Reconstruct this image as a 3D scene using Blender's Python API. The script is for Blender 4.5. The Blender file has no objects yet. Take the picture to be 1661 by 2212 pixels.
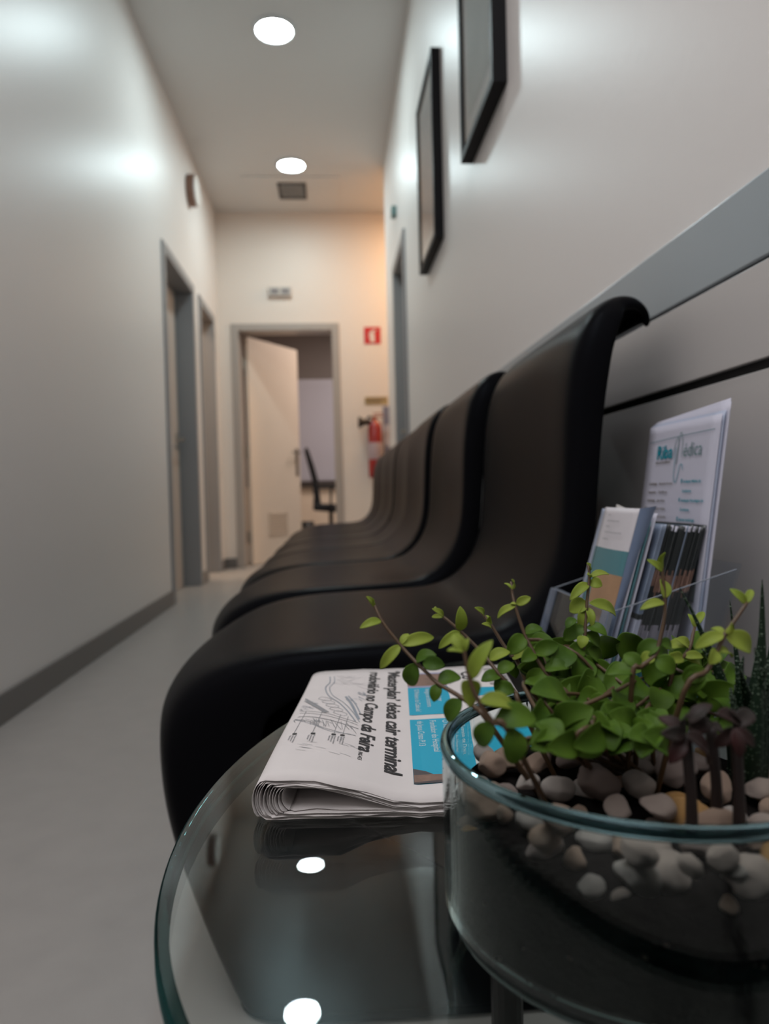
import bpy, bmesh, math, random
from mathutils import Vector, Matrix, noise
random.seed(7)
sc = bpy.context.scene
PI = math.pi

# ------------------------------------------------------------ camera
cd = bpy.data.cameras.new('camera'); cam = bpy.data.objects.new('camera', cd)
sc.collection.objects.link(cam); sc.camera = cam
cd.sensor_fit = 'VERTICAL'; cd.sensor_height = 17.3; cd.lens = 12.0
cd.clip_start = 0.01; cd.clip_end = 60
CZ = 0.61
_y = Vector(((718-830.5)/1534, (1106-1068)/1534, -1)).normalized()
_s = .025
_z = Vector((-_s, 1, (-_s*_y.x + _y.y)/(-_y.z))).normalized()
_x = _y.cross(_z)
# rows below: world axes seen from the camera -> the camera's own axes in the world
cam.matrix_world = Matrix(((_x.x,_x.y,_x.z,0),(_y.x,_y.y,_y.z,0),(_z.x,_z.y,_z.z,CZ),(0,0,0,1)))
cd.dof.use_dof = True; cd.dof.focus_distance = 0.42; cd.dof.aperture_fstop = 3.4

# ------------------------------------------------------------ world, exposure
w = bpy.data.worlds.new('world'); sc.world = w; w.use_nodes = True
w.node_tree.nodes['Background'].inputs[0].default_value = (.75,.85,1,1)
w.node_tree.nodes['Background'].inputs[1].default_value = .02
sc.view_settings.view_transform = 'Standard'; sc.view_settings.look = 'None'
sc.view_settings.gamma = 1; sc.view_settings.use_curve_mapping = False
sc.view_settings.exposure = 0.36
sc.cycles.use_denoising = True
sc.cycles.max_bounces = 14; sc.cycles.transparent_max_bounces = 32; sc.cycles.transmission_bounces = 12
sc.cycles.caustics_reflective = False; sc.cycles.caustics_refractive = False
sc.cycles.sample_clamp_indirect = 6

LAMP = 105.0                    # radiance of the round ceiling lamps
COOL = (.80, .97, 1.0)
WARM = (1.0, .58, .28)

def area(name, loc, rot, sx, sy, power, col):
    l = bpy.data.lights.new(name, 'AREA'); l.shape = 'RECTANGLE'; l.size = sx; l.size_y = sy
    l.energy = power; l.color = col
    o = bpy.data.objects.new(name, l); sc.collection.objects.link(o); o.location = loc; o.rotation_euler = rot
    return o
# first one: added soft overhead fill for the near end, no lamp seen there
area('added_fill_light', (-.32,-.35,2.99), (0,0,0), .9, 2.4, 28, (.97,.97,1))
area('side_corridor_light', (1.15,5.75,2.97), (0,0,0), .5, .3, 15, WARM)
area('office_light', (.70,7.25,2.6), (0,0,0), .8, .8, 24, (1,.86,.76))
area('treatment_room_light', (-1.9,5.5,2.6), (0,0,0), .6, .6, 22, (1,.74,.52))

# ------------------------------------------------------------ helpers
def M(name, col, rough=.5, metal=0, spec=.5, noise_amt=0, noise_scale=20, bump=0, bump_scale=200, coat=0):
    m = bpy.data.materials.new(name); m.use_nodes = True
    nt = m.node_tree; b = nt.nodes['Principled BSDF']
    b.inputs['Base Color'].default_value = (*col,1); b.inputs['Roughness'].default_value = rough
    b.inputs['Metallic'].default_value = metal; b.inputs['Specular IOR Level'].default_value = spec
    b.inputs['Coat Weight'].default_value = coat
    tc = nt.nodes.new('ShaderNodeTexCoord')
    if noise_amt:
        n = nt.nodes.new('ShaderNodeTexNoise'); n.inputs['Scale'].default_value = noise_scale; n.inputs['Detail'].default_value = 5
        nt.links.new(tc.outputs['Object'], n.inputs['Vector'])
        mx = nt.nodes.new('ShaderNodeMix'); mx.data_type = 'RGBA'
        mx.inputs[6].default_value = (*[c*(1-noise_amt) for c in col],1); mx.inputs[7].default_value = (*[min(1,c*(1+noise_amt)) for c in col],1)
        nt.links.new(n.outputs['Fac'], mx.inputs[0]); nt.links.new(mx.outputs[2], b.inputs['Base Color'])
    if bump:
        n2 = nt.nodes.new('ShaderNodeTexNoise'); n2.inputs['Scale'].default_value = bump_scale; n2.inputs['Detail'].default_value = 3
        nt.links.new(tc.outputs['Object'], n2.inputs['Vector'])
        bp = nt.nodes.new('ShaderNodeBump'); bp.inputs['Strength'].default_value = bump; bp.inputs['Distance'].default_value = .001
        nt.links.new(n2.outputs['Fac'], bp.inputs['Height']); nt.links.new(bp.outputs['Normal'], b.inputs['Normal'])
    return m

def emis(name, col, s):
    m = bpy.data.materials.new(name); m.use_nodes = True; nt = m.node_tree
    nt.nodes.remove(nt.nodes['Principled BSDF'])
    e = nt.nodes.new('ShaderNodeEmission'); e.inputs[0].default_value = (*col,1); e.inputs[1].default_value = s
    nt.links.new(e.outputs[0], nt.nodes['Material Output'].inputs[0]); return m

def thin_glass(name, tint, smudge=0.0):
    # flat pane: straight-through transmission plus Fresnel reflection on each face
    m = bpy.data.materials.new(name); m.use_nodes = True; nt = m.node_tree; N = nt.nodes; L = nt.links
    N.remove(N['Principled BSDF'])
    tr = N.new('ShaderNodeBsdfTransparent'); tr.inputs[0].default_value = (*tint,1)
    gl = N.new('ShaderNodeBsdfGlossy'); gl.inputs['Roughness'].default_value = .0
    geo = N.new('ShaderNodeNewGeometry')
    mt = N.new('ShaderNodeMath'); mt.operation = 'MULTIPLY_ADD'; mt.inputs[1].default_value = 1/1.40-1.40; mt.inputs[2].default_value = 1.40
    L.new(geo.outputs['Backfacing'], mt.inputs[0])
    fr = N.new('ShaderNodeFresnel'); L.new(mt.outputs[0], fr.inputs['IOR'])
    mx = N.new('ShaderNodeMixShader'); L.new(fr.outputs[0], mx.inputs[0]); L.new(tr.outputs[0], mx.inputs[1]); L.new(gl.outputs[0], mx.inputs[2])
    out = mx
    if smudge:
        g2 = N.new('ShaderNodeBsdfGlossy'); g2.inputs['Roughness'].default_value = .28; g2.inputs[0].default_value = (.8,.95,1,1)
        tc = N.new('ShaderNodeTexCoord'); mp = N.new('ShaderNodeMapping'); mp.inputs['Scale'].default_value = (9,3,1)
        L.new(tc.outputs['Object'], mp.inputs[0])
        no = N.new('ShaderNodeTexNoise'); no.inputs['Scale'].default_value = 2.2; no.inputs['Detail'].default_value = 6; L.new(mp.outputs[0], no.inputs[0])
        rp = N.new('ShaderNodeMapRange'); rp.inputs[1].default_value = .42; rp.inputs[2].default_value = .75; rp.inputs[3].default_value = 0; rp.inputs[4].default_value = smudge
        L.new(no.outputs['Fac'], rp.inputs[0])
        m2 = N.new('ShaderNodeMixShader'); L.new(rp.outputs[0], m2.inputs[0]); L.new(mx.outputs[0], m2.inputs[1]); L.new(g2.outputs[0], m2.inputs[2]); out = m2
    L.new(out.outputs[0], N['Material Output'].inputs[0]); return m

def real_glass(name, tint, rough=0.0, ior=1.5):
    m = bpy.data.materials.new(name); m.use_nodes = True; nt = m.node_tree; N = nt.nodes
    N.remove(N['Principled BSDF']); g = N.new('ShaderNodeBsdfGlass'); g.inputs[0].default_value = (*tint,1); g.inputs['Roughness'].default_value = rough; g.inputs['IOR'].default_value = ior
    nt.links.new(g.outputs[0], N['Material Output'].inputs[0]); return m

def obj(name, verts, faces, mat=None, parent=None, smooth=False, mats=None, fm=None):
    me = bpy.data.meshes.new(name); me.from_pydata([tuple(v) for v in verts], [], faces)
    if mats:
        for m in mats: me.materials.append(m)
        if fm:
            for p, i in zip(me.polygons, fm): p.material_index = i
    elif mat: me.materials.append(mat)
    if smooth:
        for p in me.polygons: p.use_smooth = True
    me.update()
    o = bpy.data.objects.new(name, me); sc.collection.objects.link(o)
    if parent:
        o.parent = parent; o.matrix_parent_inverse = Matrix.Translation(-parent.location) if parent.type == 'EMPTY' else Matrix()
    return o

def empty(name, loc=(0,0,0)):
    o = bpy.data.objects.new(name, None); o.empty_display_size = .05; sc.collection.objects.link(o); o.location = loc; return o
def tag(o, label, cat, group=None, kind=None):
    o['label'] = label; o['category'] = cat
    if group: o['group'] = group
    if kind: o['kind'] = kind
    return o
def struct(o): o['kind'] = 'structure'; return o

class G:
    """collects geometry of one mesh"""
    def __init__(s): s.v = []; s.f = []; s.m = []
    def box(s, x0, x1, y0, y1, z0, z1, mi=0):
        b = len(s.v)
        s.v += [(x0,y0,z0),(x1,y0,z0),(x1,y1,z0),(x0,y1,z0),(x0,y0,z1),(x1,y0,z1),(x1,y1,z1),(x0,y1,z1)]
        s.f += [tuple(b+i for i in q) for q in ((0,3,2,1),(4,5,6,7),(0,1,5,4),(1,2,6,5),(2,3,7,6),(3,0,4,7))]; s.m += [mi]*6; return s
    def lathe(s, prof, c=(0,0), seg=64, mi=0, close=False):
        b = len(s.v); n = len(prof)
        for i in range(seg):
            a = 2*PI*i/seg
            for r, z in prof: s.v.append((c[0]+r*math.cos(a), c[1]+r*math.sin(a), z))
        for i in range(seg):
            j = (i+1) % seg
            for k in range(n if close else n-1):
                k2 = (k+1) % n
                s.f.append((b+i*n+k, b+j*n+k, b+j*n+k2, b+i*n+k2)); s.m.append(mi)
        return s
    def tube(s, pts, r, seg=8, mi=0, caps=True):
        pts = [Vector(p) for p in pts]; b = len(s.v); n = len(pts)
        rr = r if isinstance(r, (list,tuple)) else [r]*n
        prev = None
        for i, p in enumerate(pts):
            t = (pts[min(i+1,n-1)] - pts[max(i-1,0)]).normalized()
            a = prev - t*prev.dot(t) if prev is not None else t.orthogonal()
            a.normalize(); prev = a; c = t.cross(a)
            for k in range(seg):
                q = 2*PI*k/seg; s.v.append(tuple(p + (a*math.cos(q)+c*math.sin(q))*rr[i]))
        for i in range(n-1):
            for k in range(seg):
                k2 = (k+1) % seg; s.f.append((b+i*seg+k, b+i*seg+k2, b+(i+1)*seg+k2, b+(i+1)*seg+k)); s.m.append(mi)
        if caps:
            s.f.append(tuple(b+k for k in range(seg))[::-1]); s.f.append(tuple(b+(n-1)*seg+k for k in range(seg))); s.m += [mi]*2
        return s
    def prism(s, poly, axis, a0, a1, mi=0):
        """poly: 2D points in the plane across axis; extruded from a0 to a1"""
        b = len(s.v); n = len(poly)
        def P(p, a):
            return {0:(a,p[0],p[1]),1:(p[0],a,p[1]),2:(p[0],p[1],a)}[axis]
        s.v += [P(p,a0) for p in poly]+[P(p,a1) for p in poly]
        s.f.append(tuple(range(b,b+n))[::-1]); s.f.append(tuple(range(b+n,b+2*n)))
        for i in range(n): s.f.append((b+i,b+(i+1)%n,b+n+(i+1)%n,b+n+i))
        s.m += [mi]*(n+2); return s
    def build(s, name, mat, parent=None, smooth=False, bevel=0):
        ml = mat if isinstance(mat, list) else None
        o = obj(name, s.v, s.f, None if ml else mat, parent, smooth, ml, s.m if ml else None)
        if bevel:
            bv = o.modifiers.new('bevel','BEVEL'); bv.width = bevel; bv.segments = 2; bv.limit_method = 'ANGLE'
        return o

def catmull(pts, n=6):
    out = []
    P = [Vector(p) for p in pts]
    for i in range(len(P)-1):
        p0 = P[max(i-1,0)]; p1 = P[i]; p2 = P[i+1]; p3 = P[min(i+2,len(P)-1)]
        for k in range(n):
            t = k/n
            out.append(.5*((2*p1)+(p2-p0)*t+(2*p0-5*p1+4*p2-p3)*t*t+(3*p1-p0-3*p2+p3)*t**3))
    out.append(P[-1]); return out

def text_geo(s, size, bold=0.0, shear=0.0, xs=1.0, align='LEFT'):
    c = bpy.data.curves.new('txt','FONT'); c.body = s; c.size = size; c.offset = bold; c.shear = shear
    c.align_x = align; c.resolution_u = 3; c.fill_mode = 'FRONT'
    o = bpy.data.objects.new('txt', c); sc.collection.objects.link(o)
    dg = bpy.context.evaluated_depsgraph_get(); me = o.evaluated_get(dg).to_mesh()
    v = [(p.co.x*xs, p.co.y) for p in me.vertices]; f = [tuple(p.vertices) for p in me.polygons]
    o.evaluated_get(dg).to_mesh_clear(); bpy.data.objects.remove(o); bpy.data.curves.remove(c)
    return v, f

# ------------------------------------------------------------ setting
XL, XR, YE, ZC = -.93, .44, 6.16, 3.02
wall_m = M('satin_wall_paint', (.80,.765,.74), rough=.40, spec=.5, bump=.25, bump_scale=60)
ceil_m = M('matt_ceiling_paint', (.68,.66,.64), rough=.8, bump=.2, bump_scale=80)
floor_m = M('speckled_vinyl_floor', (.345,.325,.308), rough=.32, noise_amt=.10, noise_scale=14, bump=.12, bump_scale=30)
skirt_m = M('grey_skirting', (.16,.15,.145), rough=.4)
metal_m = M('grey_painted_metal', (.26,.265,.275), rough=.4)
metal2_m = M('taupe_painted_metal', (.40,.36,.33), rough=.4)
rail_m = M('blue_grey_laminate', (.36,.41,.44), rough=.3, spec=.6)
panel_m = M('grey_laminate_panel', (.60,.575,.56), rough=.38)
groove_m = M('dark_gap', (.01,.01,.01), rough=.7)
leaf_m = M('beige_door_laminate', (.80,.68,.57), rough=.45)
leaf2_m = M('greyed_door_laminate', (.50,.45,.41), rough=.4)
steel_m = M('brushed_steel', (.45,.42,.38), rough=.3, metal=1)
white_m = M('white_plastic', (.8,.78,.75), rough=.4)
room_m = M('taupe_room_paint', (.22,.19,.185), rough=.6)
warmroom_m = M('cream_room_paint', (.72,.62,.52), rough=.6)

T = .16
g = G().box(XL-2.2, 3.2, -3.2, 9.2, -.05, 0); struct(g.build('floor', floor_m))
g = G().box(XL-.1, 3.2, -3.2, 6.2, ZC, ZC+.05); g.box(XL-2.2,XL-.1,-3.2,6.3,ZC,ZC+.05); g.box(XL-2.2,3.2,6.2,9.2,ZC-.25,ZC-.2)
struct(g.build('ceiling', ceil_m))
# left wall with two door openings
A0,A1,B0,B1,DH = 4.20,4.99,5.31,5.84,2.02
g = G()
for y0,y1 in ((-3.2,A0-.03),(A1+.03,B0-.03),(B1+.03,YE)): g.box(XL-T,XL,y0,y1,0,ZC)
g.box(XL-T,XL,A0-.03,A1+.03,DH+.03,ZC); g.box(XL-T,XL,B0-.03,B1+.03,DH+.03,ZC)
struct(g.build('wall_left', wall_m))
# right wall with one door opening, ends where the side corridor starts
C0,C1,YC = 4.03,4.62,5.30
g = G(); g.box(XR,XR+T,-3.2,C0-.03,0,ZC); g.box(XR,XR+T,C1+.03,YC,0,ZC); g.box(XR,XR+T,C0-.03,C1+.03,DH+.03,ZC)
g.box(XR+T,3.2,YC-T,YC,0,ZC)
struct(g.build('wall_right', wall_m))
# end wall with the open doorway
E0,E1 = -.76,.03
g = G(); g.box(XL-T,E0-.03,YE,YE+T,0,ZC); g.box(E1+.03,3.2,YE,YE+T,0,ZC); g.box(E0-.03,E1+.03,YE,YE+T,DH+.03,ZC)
struct(g.build('wall_end', M('warm_glow_wall_paint',(.80,.715,.645),rough=.45,spec=.4,bump=.25,bump_scale=60)))  # warm glow from the side corridor put into the paint colour
g = G(); g.box(-3.13,3.2,-3.3,-3.2,0,ZC); struct(g.build('wall_back', M('dimmed_back_wall',(.12,.12,.12),rough=.8)))  # dimness behind the camera put into the colour, weakens bowl reflections
g = G(); g.box(3.2,3.3,-3.2,9.2,0,ZC); struct(g.build('wall_side', wall_m))
# office behind the end door
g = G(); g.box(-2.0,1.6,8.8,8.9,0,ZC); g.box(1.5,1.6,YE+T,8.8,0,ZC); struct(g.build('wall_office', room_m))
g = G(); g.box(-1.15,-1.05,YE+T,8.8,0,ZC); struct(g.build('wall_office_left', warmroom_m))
# treatment room behind the second left door
g = G(); g.box(-3.2,-3.1,4.4,6.3,0,ZC); g.box(-3.1,XL-T,4.9,5.0,0,ZC); g.box(-3.1,XL-T,6.3,6.4,0,ZC); struct(g.build('wall_treatment_room', warmroom_m))
g = G(); g.box(XL,XL+.012,-3.2,A0-.07,0,.085); struct(g.build('baseboard_left', skirt_m, bevel=.003))
g = G(); g.box(XL,XL+.012,A1+.07,B0-.07,0,.085); g.box(XL,XL+.012,B1+.07,YE,0,.085); struct(g.build('baseboard_left_far', skirt_m, bevel=.003))
g = G(); g.box(XL,E0-.07,YE-.012,YE,0,.085); g.box(E1+.07,3.2,YE-.012,YE,0,.085); struct(g.build('baseboard_end', skirt_m, bevel=.003))

# dado boards on the right wall, behind the chairs
XB = .430
g = G(); g.box(XB,XR,-3.2,3.85,.8335,.917); struct(g.build('trim_1', rail_m, bevel=.002))
g = G(); g.box(XB+.001,XR,-3.2,3.85,.735,.8305); struct(g.build('trim_2', panel_m, bevel=.001))
g = G(); g.box(XB+.004,XR,-3.2,3.85,.10,.7245); struct(g.build('trim_3', panel_m, bevel=.001))
g = G(); g.box(XR-.003,XR,-3.2,3.85,.720,.8345); struct(g.build('trim_4', groove_m))
g = G(); g.box(XB,XR,-3.2,3.85,0,.085); struct(g.build('baseboard_right', skirt_m, bevel=.003))

# ---- doors
def frame_side(X, sgn, y0, y1, name):
    """door frame in a side wall; sgn +1 when the corridor is on the +X side of the wall face X"""
    d = struct(empty(name, (X, (y0+y1)/2, 0)))
    f = G(); a, b = sorted((X+sgn*.012, X-sgn*(T+.012)))
    f.box(a,b,y0-.065,y0,0,DH+.06); f.box(a,b,y1,y1+.065,0,DH+.06); f.box(a,b,y0,y1,DH,DH+.06)
    f.build('door_frame', metal_m, d, bevel=.004); return d
d = frame_side(XL, 1, A0, A1, 'door_1')
l = G().box(XL-.15,XL-.11,A0+.004,A1-.004,.005,DH-.004).build('door_leaf', leaf2_m, d, bevel=.002)
v = G(); yv = (A0+A1)/2
for k in range(7): v.box(XL-.112,XL-.104,yv-.12,yv+.12,.24+k*.028,.255+k*.028)
v.box(XL-.111,XL-.102,yv-.14,yv-.12,.22,.44); v.box(XL-.111,XL-.102,yv+.12,yv+.14,.22,.44)
v.build('vent', leaf2_m, d)
h = G().tube([(XL-.11,A1-.09,1.0),(XL-.06,A1-.09,1.0),(XL-.055,A1-.10,1.0),(XL-.055,A1-.21,1.0)],.009); h.box(XL-.112,XL-.105,A1-.11,A1-.07,.93,1.05)
h.build('door_handle', steel_m, d)
d = frame_side(XL, 1, B0, B1, 'door_2')
# leaf folded back into the room
lf = G().box(XL-T-.62,XL-T-.02,B1-.0,B1+.04,.005,DH-.004).build('door_leaf', leaf_m, d, bevel=.002)
d = frame_side(XR, -1, C0, C1, 'door_3')
l = G().box(XR+.06,XR+.10,C0+.004,C1-.004,.005,DH-.004).build('door_leaf', leaf_m, d, bevel=.002)
h = G().tube([(XR+.06,C1-.07,1.0),(XR+.02,C1-.07,1.0),(XR+.015,C1-.08,1.0),(XR+.015,C1-.18,1.0)],.009).build('door_handle', steel_m, d)
# open end door
d = struct(empty('door_4', (E0,YE,0)))
f = G(); f.box(E0-.065,E0,YE-.014,YE+T+.012,0,DH+.06); f.box(E1,E1+.065,YE-.014,YE+T+.012,0,DH+.06); f.box(E0,E1,YE-.014,YE+T+.012,DH,DH+.06)
f.build('door_frame', metal2_m, d, bevel=.004)
def hinge(pts_box):  # box in the leaf's own plane: s along the leaf, t across it
    c, s_ = math.cos(math.radians(57)), math.sin(math.radians(57))
    o = (E0+.035, YE+T+.02)
    return [(o[0]+x*c-y*s_, o[1]+x*s_+y*c, z) for x,y,z in pts_box]
def leafbox(name, s0,s1,t0,t1,z0,z1, m, bevel=.002):
    g = G().box(s0,s1,t0,t1,z0,z1); g.v = hinge(g.v); return g.build(name, m, d, bevel=bevel)
leafbox('door_leaf', 0,.74,-.02,.02,.006,DH-.01, leaf_m)
g = G()
for k in range(6): g.box(.25,.49,-.026,-.018,.28+k*.026,.293+k*.026)
g.box(.23,.25,-.028,-.018,.26,.45); g.box(.49,.51,-.028,-.018,.26,.45); g.box(.23,.51,-.028,-.018,.25,.265); g.box(.23,.51,-.028,-.018,.435,.45)
g.v = hinge(g.v); g.build('vent', M('vent_laminate',(.66,.55,.45),rough=.5), d)
g = G().tube([(.69,-.02,1.02),(.69,-.06,1.02),(.68,-.065,1.02),(.57,-.065,1.02)],.010); g.box(.67,.71,-.026,-.018,.80,1.06)
g.v = hinge(g.v); g.build('door_handle', steel_m, d)
g = G()
for z in (.25,1.0,1.78): g.tube([(E0+.012,YE+T+.015,z-.05),(E0+.012,YE+T+.015,z+.05)],.012)
g.build('hinge', steel_m, d)

# ------------------------------------------------------------ ceiling lamps
trim_m = M('white_lamp_ring', (.75,.75,.74), rough=.4); glow = emis('lamp_diffuser', COOL, LAMP)
def lamp(x, y, label):
    t = tag(empty('ceiling_lamp',(x,y,ZC)), label, 'lamp', 'round corridor ceiling lamps')
    G().lathe([(.092,ZC),(.092,ZC-.012),(.098,ZC-.016),(.110,ZC-.010),(.112,ZC)],(x,y),48).build('lamp_ring', trim_m, t, smooth=True)
    g = G().lathe([(.001,ZC-.0125),(.05,ZC-.0125),(.093,ZC-.008)],(x,y),48); g.build('diffuser', glow, t)
    return t
lamp(-.235,3.76,'round white ceiling lamp nearest the camera')
lamp(-.235,5.27,'round white ceiling lamp just in front of the square ceiling vent')

# ceiling vent and access panel
t = tag(empty('ceiling_vent',(-.25,5.72,ZC)), 'dark square slatted vent in the corridor ceiling beyond the second lamp', 'vent')
g = G(); x0,x1,y0,y1 = -.36,-.14,5.56,5.86
g.box(x0,x1,y0,y0+.02,ZC-.012,ZC); g.box(x0,x1,y1-.02,y1,ZC-.012,ZC); g.box(x0,x0+.02,y0,y1,ZC-.012,ZC); g.box(x1-.02,x1,y0,y1,ZC-.012,ZC)
g.build('vent_frame', M('grey_vent',(.10,.09,.085),rough=.6), t)
G().box(x0+.01,x1-.01,y0+.01,y1-.01,ZC-.003,ZC-.001).build('backing', groove_m, t)
g = G()
for k in range(8): g.prism([(y0+.03+k*.032,ZC-.010),(y0+.05+k*.032,ZC-.004),(y0+.052+k*.032,ZC-.006),(y0+.032+k*.032,ZC-.012)],0,x0+.02,x1-.02)
g.build('slat', M('grey_slat',(.045,.04,.038),rough=.6), t)
g = G(); g.box(-.62,.12,5.46,6.06,ZC-.006,ZC-.0005); struct(g.build('trim_5', ceil_m, bevel=.002))

# ------------------------------------------------------------ small things on the far walls
t = tag(empty('wall_alarm',(XL,5.02,2.70)), 'round white alarm housing high on the left wall above the first door', 'alarm')
def disc_x(x0, x1, y, z, r, seg=32, sgn=1):
    g = G(); g.prism([(y+r*math.cos(2*PI*i/seg), z+r*math.sin(2*PI*i/seg)) for i in range(seg)],0,x0,x1); return g
disc_x(XL,XL+.05,5.02,2.72,.105).build('housing', M('shaded_housing_side',(.24,.13,.09),rough=.5), t, bevel=.006)  # brown shadow on the white housing put into the side colour
disc_x(XL+.05,XL+.062,5.02,2.72,.098).build('cover', white_m, t, bevel=.004)
t = tag(empty('emergency_light',(-.40,YE,2.34)), 'small pale twin-window emergency light above the open end door', 'emergency light')
G().box(-.50,-.30,YE-.035,YE,2.305,2.385).build('housing', M('pale_housing',(.55,.50,.46),rough=.5), t, bevel=.006)
for x in (-.475,-.385): G().box(x,x+.065,YE-.038,YE-.034,2.322,2.368).build('lens', M('grey_lens',(.22,.20,.20),rough=.4), t)
g = G(); g.box(XR-.03,XR,4.40,4.47,2.32,2.38); tag(g.build('wall_sensor', M('green_grey_plastic',(.12,.22,.21),rough=.4), bevel=.006), 'small grey-green sensor on the right wall above the door', 'sensor')
# red extinguisher sign
t = tag(empty('fire_sign',(.38,YE,1.97)), 'square red fire extinguisher sign on the end wall', 'sign')
G().box(.31,.452,YE-.004,YE,1.90,2.045).build('sign_plate', M('sign_red',(.55,.02,.02),rough=.4), t)
pc = M('sign_white',(.75,.70,.66),rough=.5); g = G()
g.prism([(.362,1.915),(.398,1.915),(.398,1.985),(.388,2.0),(.372,2.0),(.362,1.985)],1,YE-.006,YE-.0035); g.box(.372,.388,YE-.006,YE-.0035,2.0,2.012)
g.prism([(.388,2.003),(.412,2.012),(.412,2.022),(.372,2.018),(.372,2.008)],1,YE-.006,YE-.0035)
g.prism([(.352,1.95),(.357,1.95),(.360,1.99),(.374,2.004),(.370,2.010),(.353,1.995)],1,YE-.006,YE-.0035)
g.build('pictogram', pc, t)
t = tag(empty('door_plate',(.39,YE,1.41)), 'narrow beige sign with brown lettering above the fire extinguisher', 'sign')
G().box(.30,.50,YE-.004,YE,1.375,1.445).build('sign_plate', M('beige_sign',(.45,.33,.16),rough=.5), t)
g = G(); 
for r,(z,n) in enumerate(((1.425,9),(1.400,7))):
    for k in range(n): g.box(.312+k*.019,.326+k*.019,YE-.006,YE-.0035,z-.007,z+.007)
g.build('lettering', M('brown_ink',(.14,.08,.04)), t)
# extinguisher
t = tag(empty('fire_extinguisher',(.375,YE-.08,.74)), 'red fire extinguisher with black horn hanging on the end wall', 'fire extinguisher')
red = M('extinguisher_red',(.30,.008,.010),rough=.25,coat=.5); blk = M('black_rubber',(.012,.012,.012),rough=.5)
ex,ey = .375,YE-.085
G().lathe([(.001,.74),(.045,.74),(.058,.75),(.060,.78),(.060,1.16),(.052,1.20),(.028,1.225),(.018,1.235),(.001,1.236)],(ex,ey),32).build('cylinder', red, t, smooth=True)
G().lathe([(.0605,.90),(.0608,.901),(.0608,1.04),(.0605,1.041)],(ex,ey),32).build('label_band', M('label_paper',(.42,.33,.36),rough=.6), t, smooth=True)
G().box(ex-.018,ex+.018,ey-.018,ey+.018,1.23,1.265).box(ex-.01,ex+.08,ey-.01,ey+.01,1.262,1.272).box(ex-.01,ex+.07,ey-.01,ey+.01,1.285,1.295).build('valve', M('brass_valve',(.35,.10,.05),rough=.4,metal=.6), t, bevel=.003)
G().tube(catmull([(ex-.01,ey,1.25),(ex-.05,ey-.02,1.26),(ex-.07,ey-.03,1.22)],5),.010).build('hose', blk, t, smooth=True)
G().tube([(ex-.03,ey-.02,1.215),(ex-.09,ey-.03,1.215),(ex-.13,ey-.03,1.215),(ex-.14,ey-.03,1.215)],[.018,.026,.05,.05],16).build('horn', blk, t, smooth=True)
G().box(ex-.03,ex+.03,YE-.03,YE,1.15,1.22).build('bracket', blk, t)
t = tag(empty('wall_notice',(.47,YE,1.14)), 'narrow lilac-grey notice on the end wall right of the extinguisher', 'notice')
G().box(.455,.53,YE-.006,YE,.93,1.36).build('board', M('lilac_notice',(.20,.20,.27),rough=.5), t)
G().box(.465,.52,YE-.008,YE-.005,1.02,1.20).build('sheet', M('pale_sheet',(.5,.47,.5),rough=.6), t)
tag(G().lathe([(.001,.70),(.05,.70),(.062,.76),(.06,.84),(.045,.88),(.001,.885)],(.50,YE-.09),24).build('soap_bottle', M('mint_plastic',(.20,.38,.30),rough=.4), smooth=True), 'mint-green rounded container beside the extinguisher at the end wall', 'container')
tag(G().box(.44,.56,YE-.15,YE-.012,.10,.70).build('small_pedestal', white_m, bevel=.01), 'slim white pedestal under the mint-green container', 'pedestal')

# office: window blind, counter, chair, bin
bl = M('lilac_blind',(.60,.60,.70),rough=.7)
g = G(); g.box(-.55,.95,8.76,8.78,.78,2.02)
for k in range(24): g.box(-.55,.95,8.752,8.762,.80+k*.05,.835+k*.05)
tag(g.build('window_blind', bl), 'pale lilac blind on the back wall of the office', 'blind')
g = G(); g.box(-1.04,1.5,8.77,8.799,0,.72); struct(g.build('wall_office_lower', M('warm_lit_lower_wall',(.90,.76,.62),rough=.5)))  # brightness of warm light on this wall put into its colour
tag(G().box(-.60,1.0,8.70,8.769,.705,.735).build('blind_rail', M('dark_rail',(.05,.045,.04),rough=.4), bevel=.003), 'dark bottom rail under the lilac blind', 'rail')
t = tag(empty('office_chair',(-.03,7.55,0)), 'black high-backed office chair on a five-star base behind the end door', 'chair')
cx,cyy = -.04,7.45
bk = M('black_mesh_fabric',(.012,.012,.014),rough=.7)
g = G(); pr = [(cx-.20,1.03),(cx-.215,1.035),(cx-.235,1.0),(cx-.20,.85),(cx-.165,.70),(cx-.15,.52),(cx-.16,.46),(cx-.08,.44),(cx-.09,.52),(cx-.105,.70),(cx-.145,.86),(cx-.185,.99)]
g.prism([(a,b+.06) for a,b in pr],1,cyy-.20,cyy+.20); g.build('backrest', bk, t, bevel=.01)
g = G(); g.prism([(cx-.16,.45),(cx+.20,.41),(cx+.24,.44),(cx+.23,.50),(cx-.16,.52)],1,cyy-.22,cyy+.22); g.build('seat', bk, t, bevel=.02)
for s in (-1,1):
    G().tube([(cx-.05,cyy+s*.21,.46),(cx+.02,cyy+s*.27,.50),(cx+.03,cyy+s*.27,.68)],.012).box(cx-.10,cx+.15,cyy+s*.27-.03,cyy+s*.27+.03,.675,.70).build('armrest', bk, t)
G().tube([(cx+.02,cyy,.08),(cx+.02,cyy,.45)],.022).build('pole', bk, t)
g = G()
for k in range(5):
    a = 2*PI*k/5+.3; g.tube([(cx+.02,cyy,.10),(cx+.02+.26*math.cos(a),cyy+.26*math.sin(a),.07)],.014); g.tube([(cx+.02+.26*math.cos(a),cyy+.26*math.sin(a)-.012,.028),(cx+.02+.26*math.cos(a),cyy+.26*math.sin(a)+.012,.028)],.028,12)
g.build('star_base', bk, t)
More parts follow.
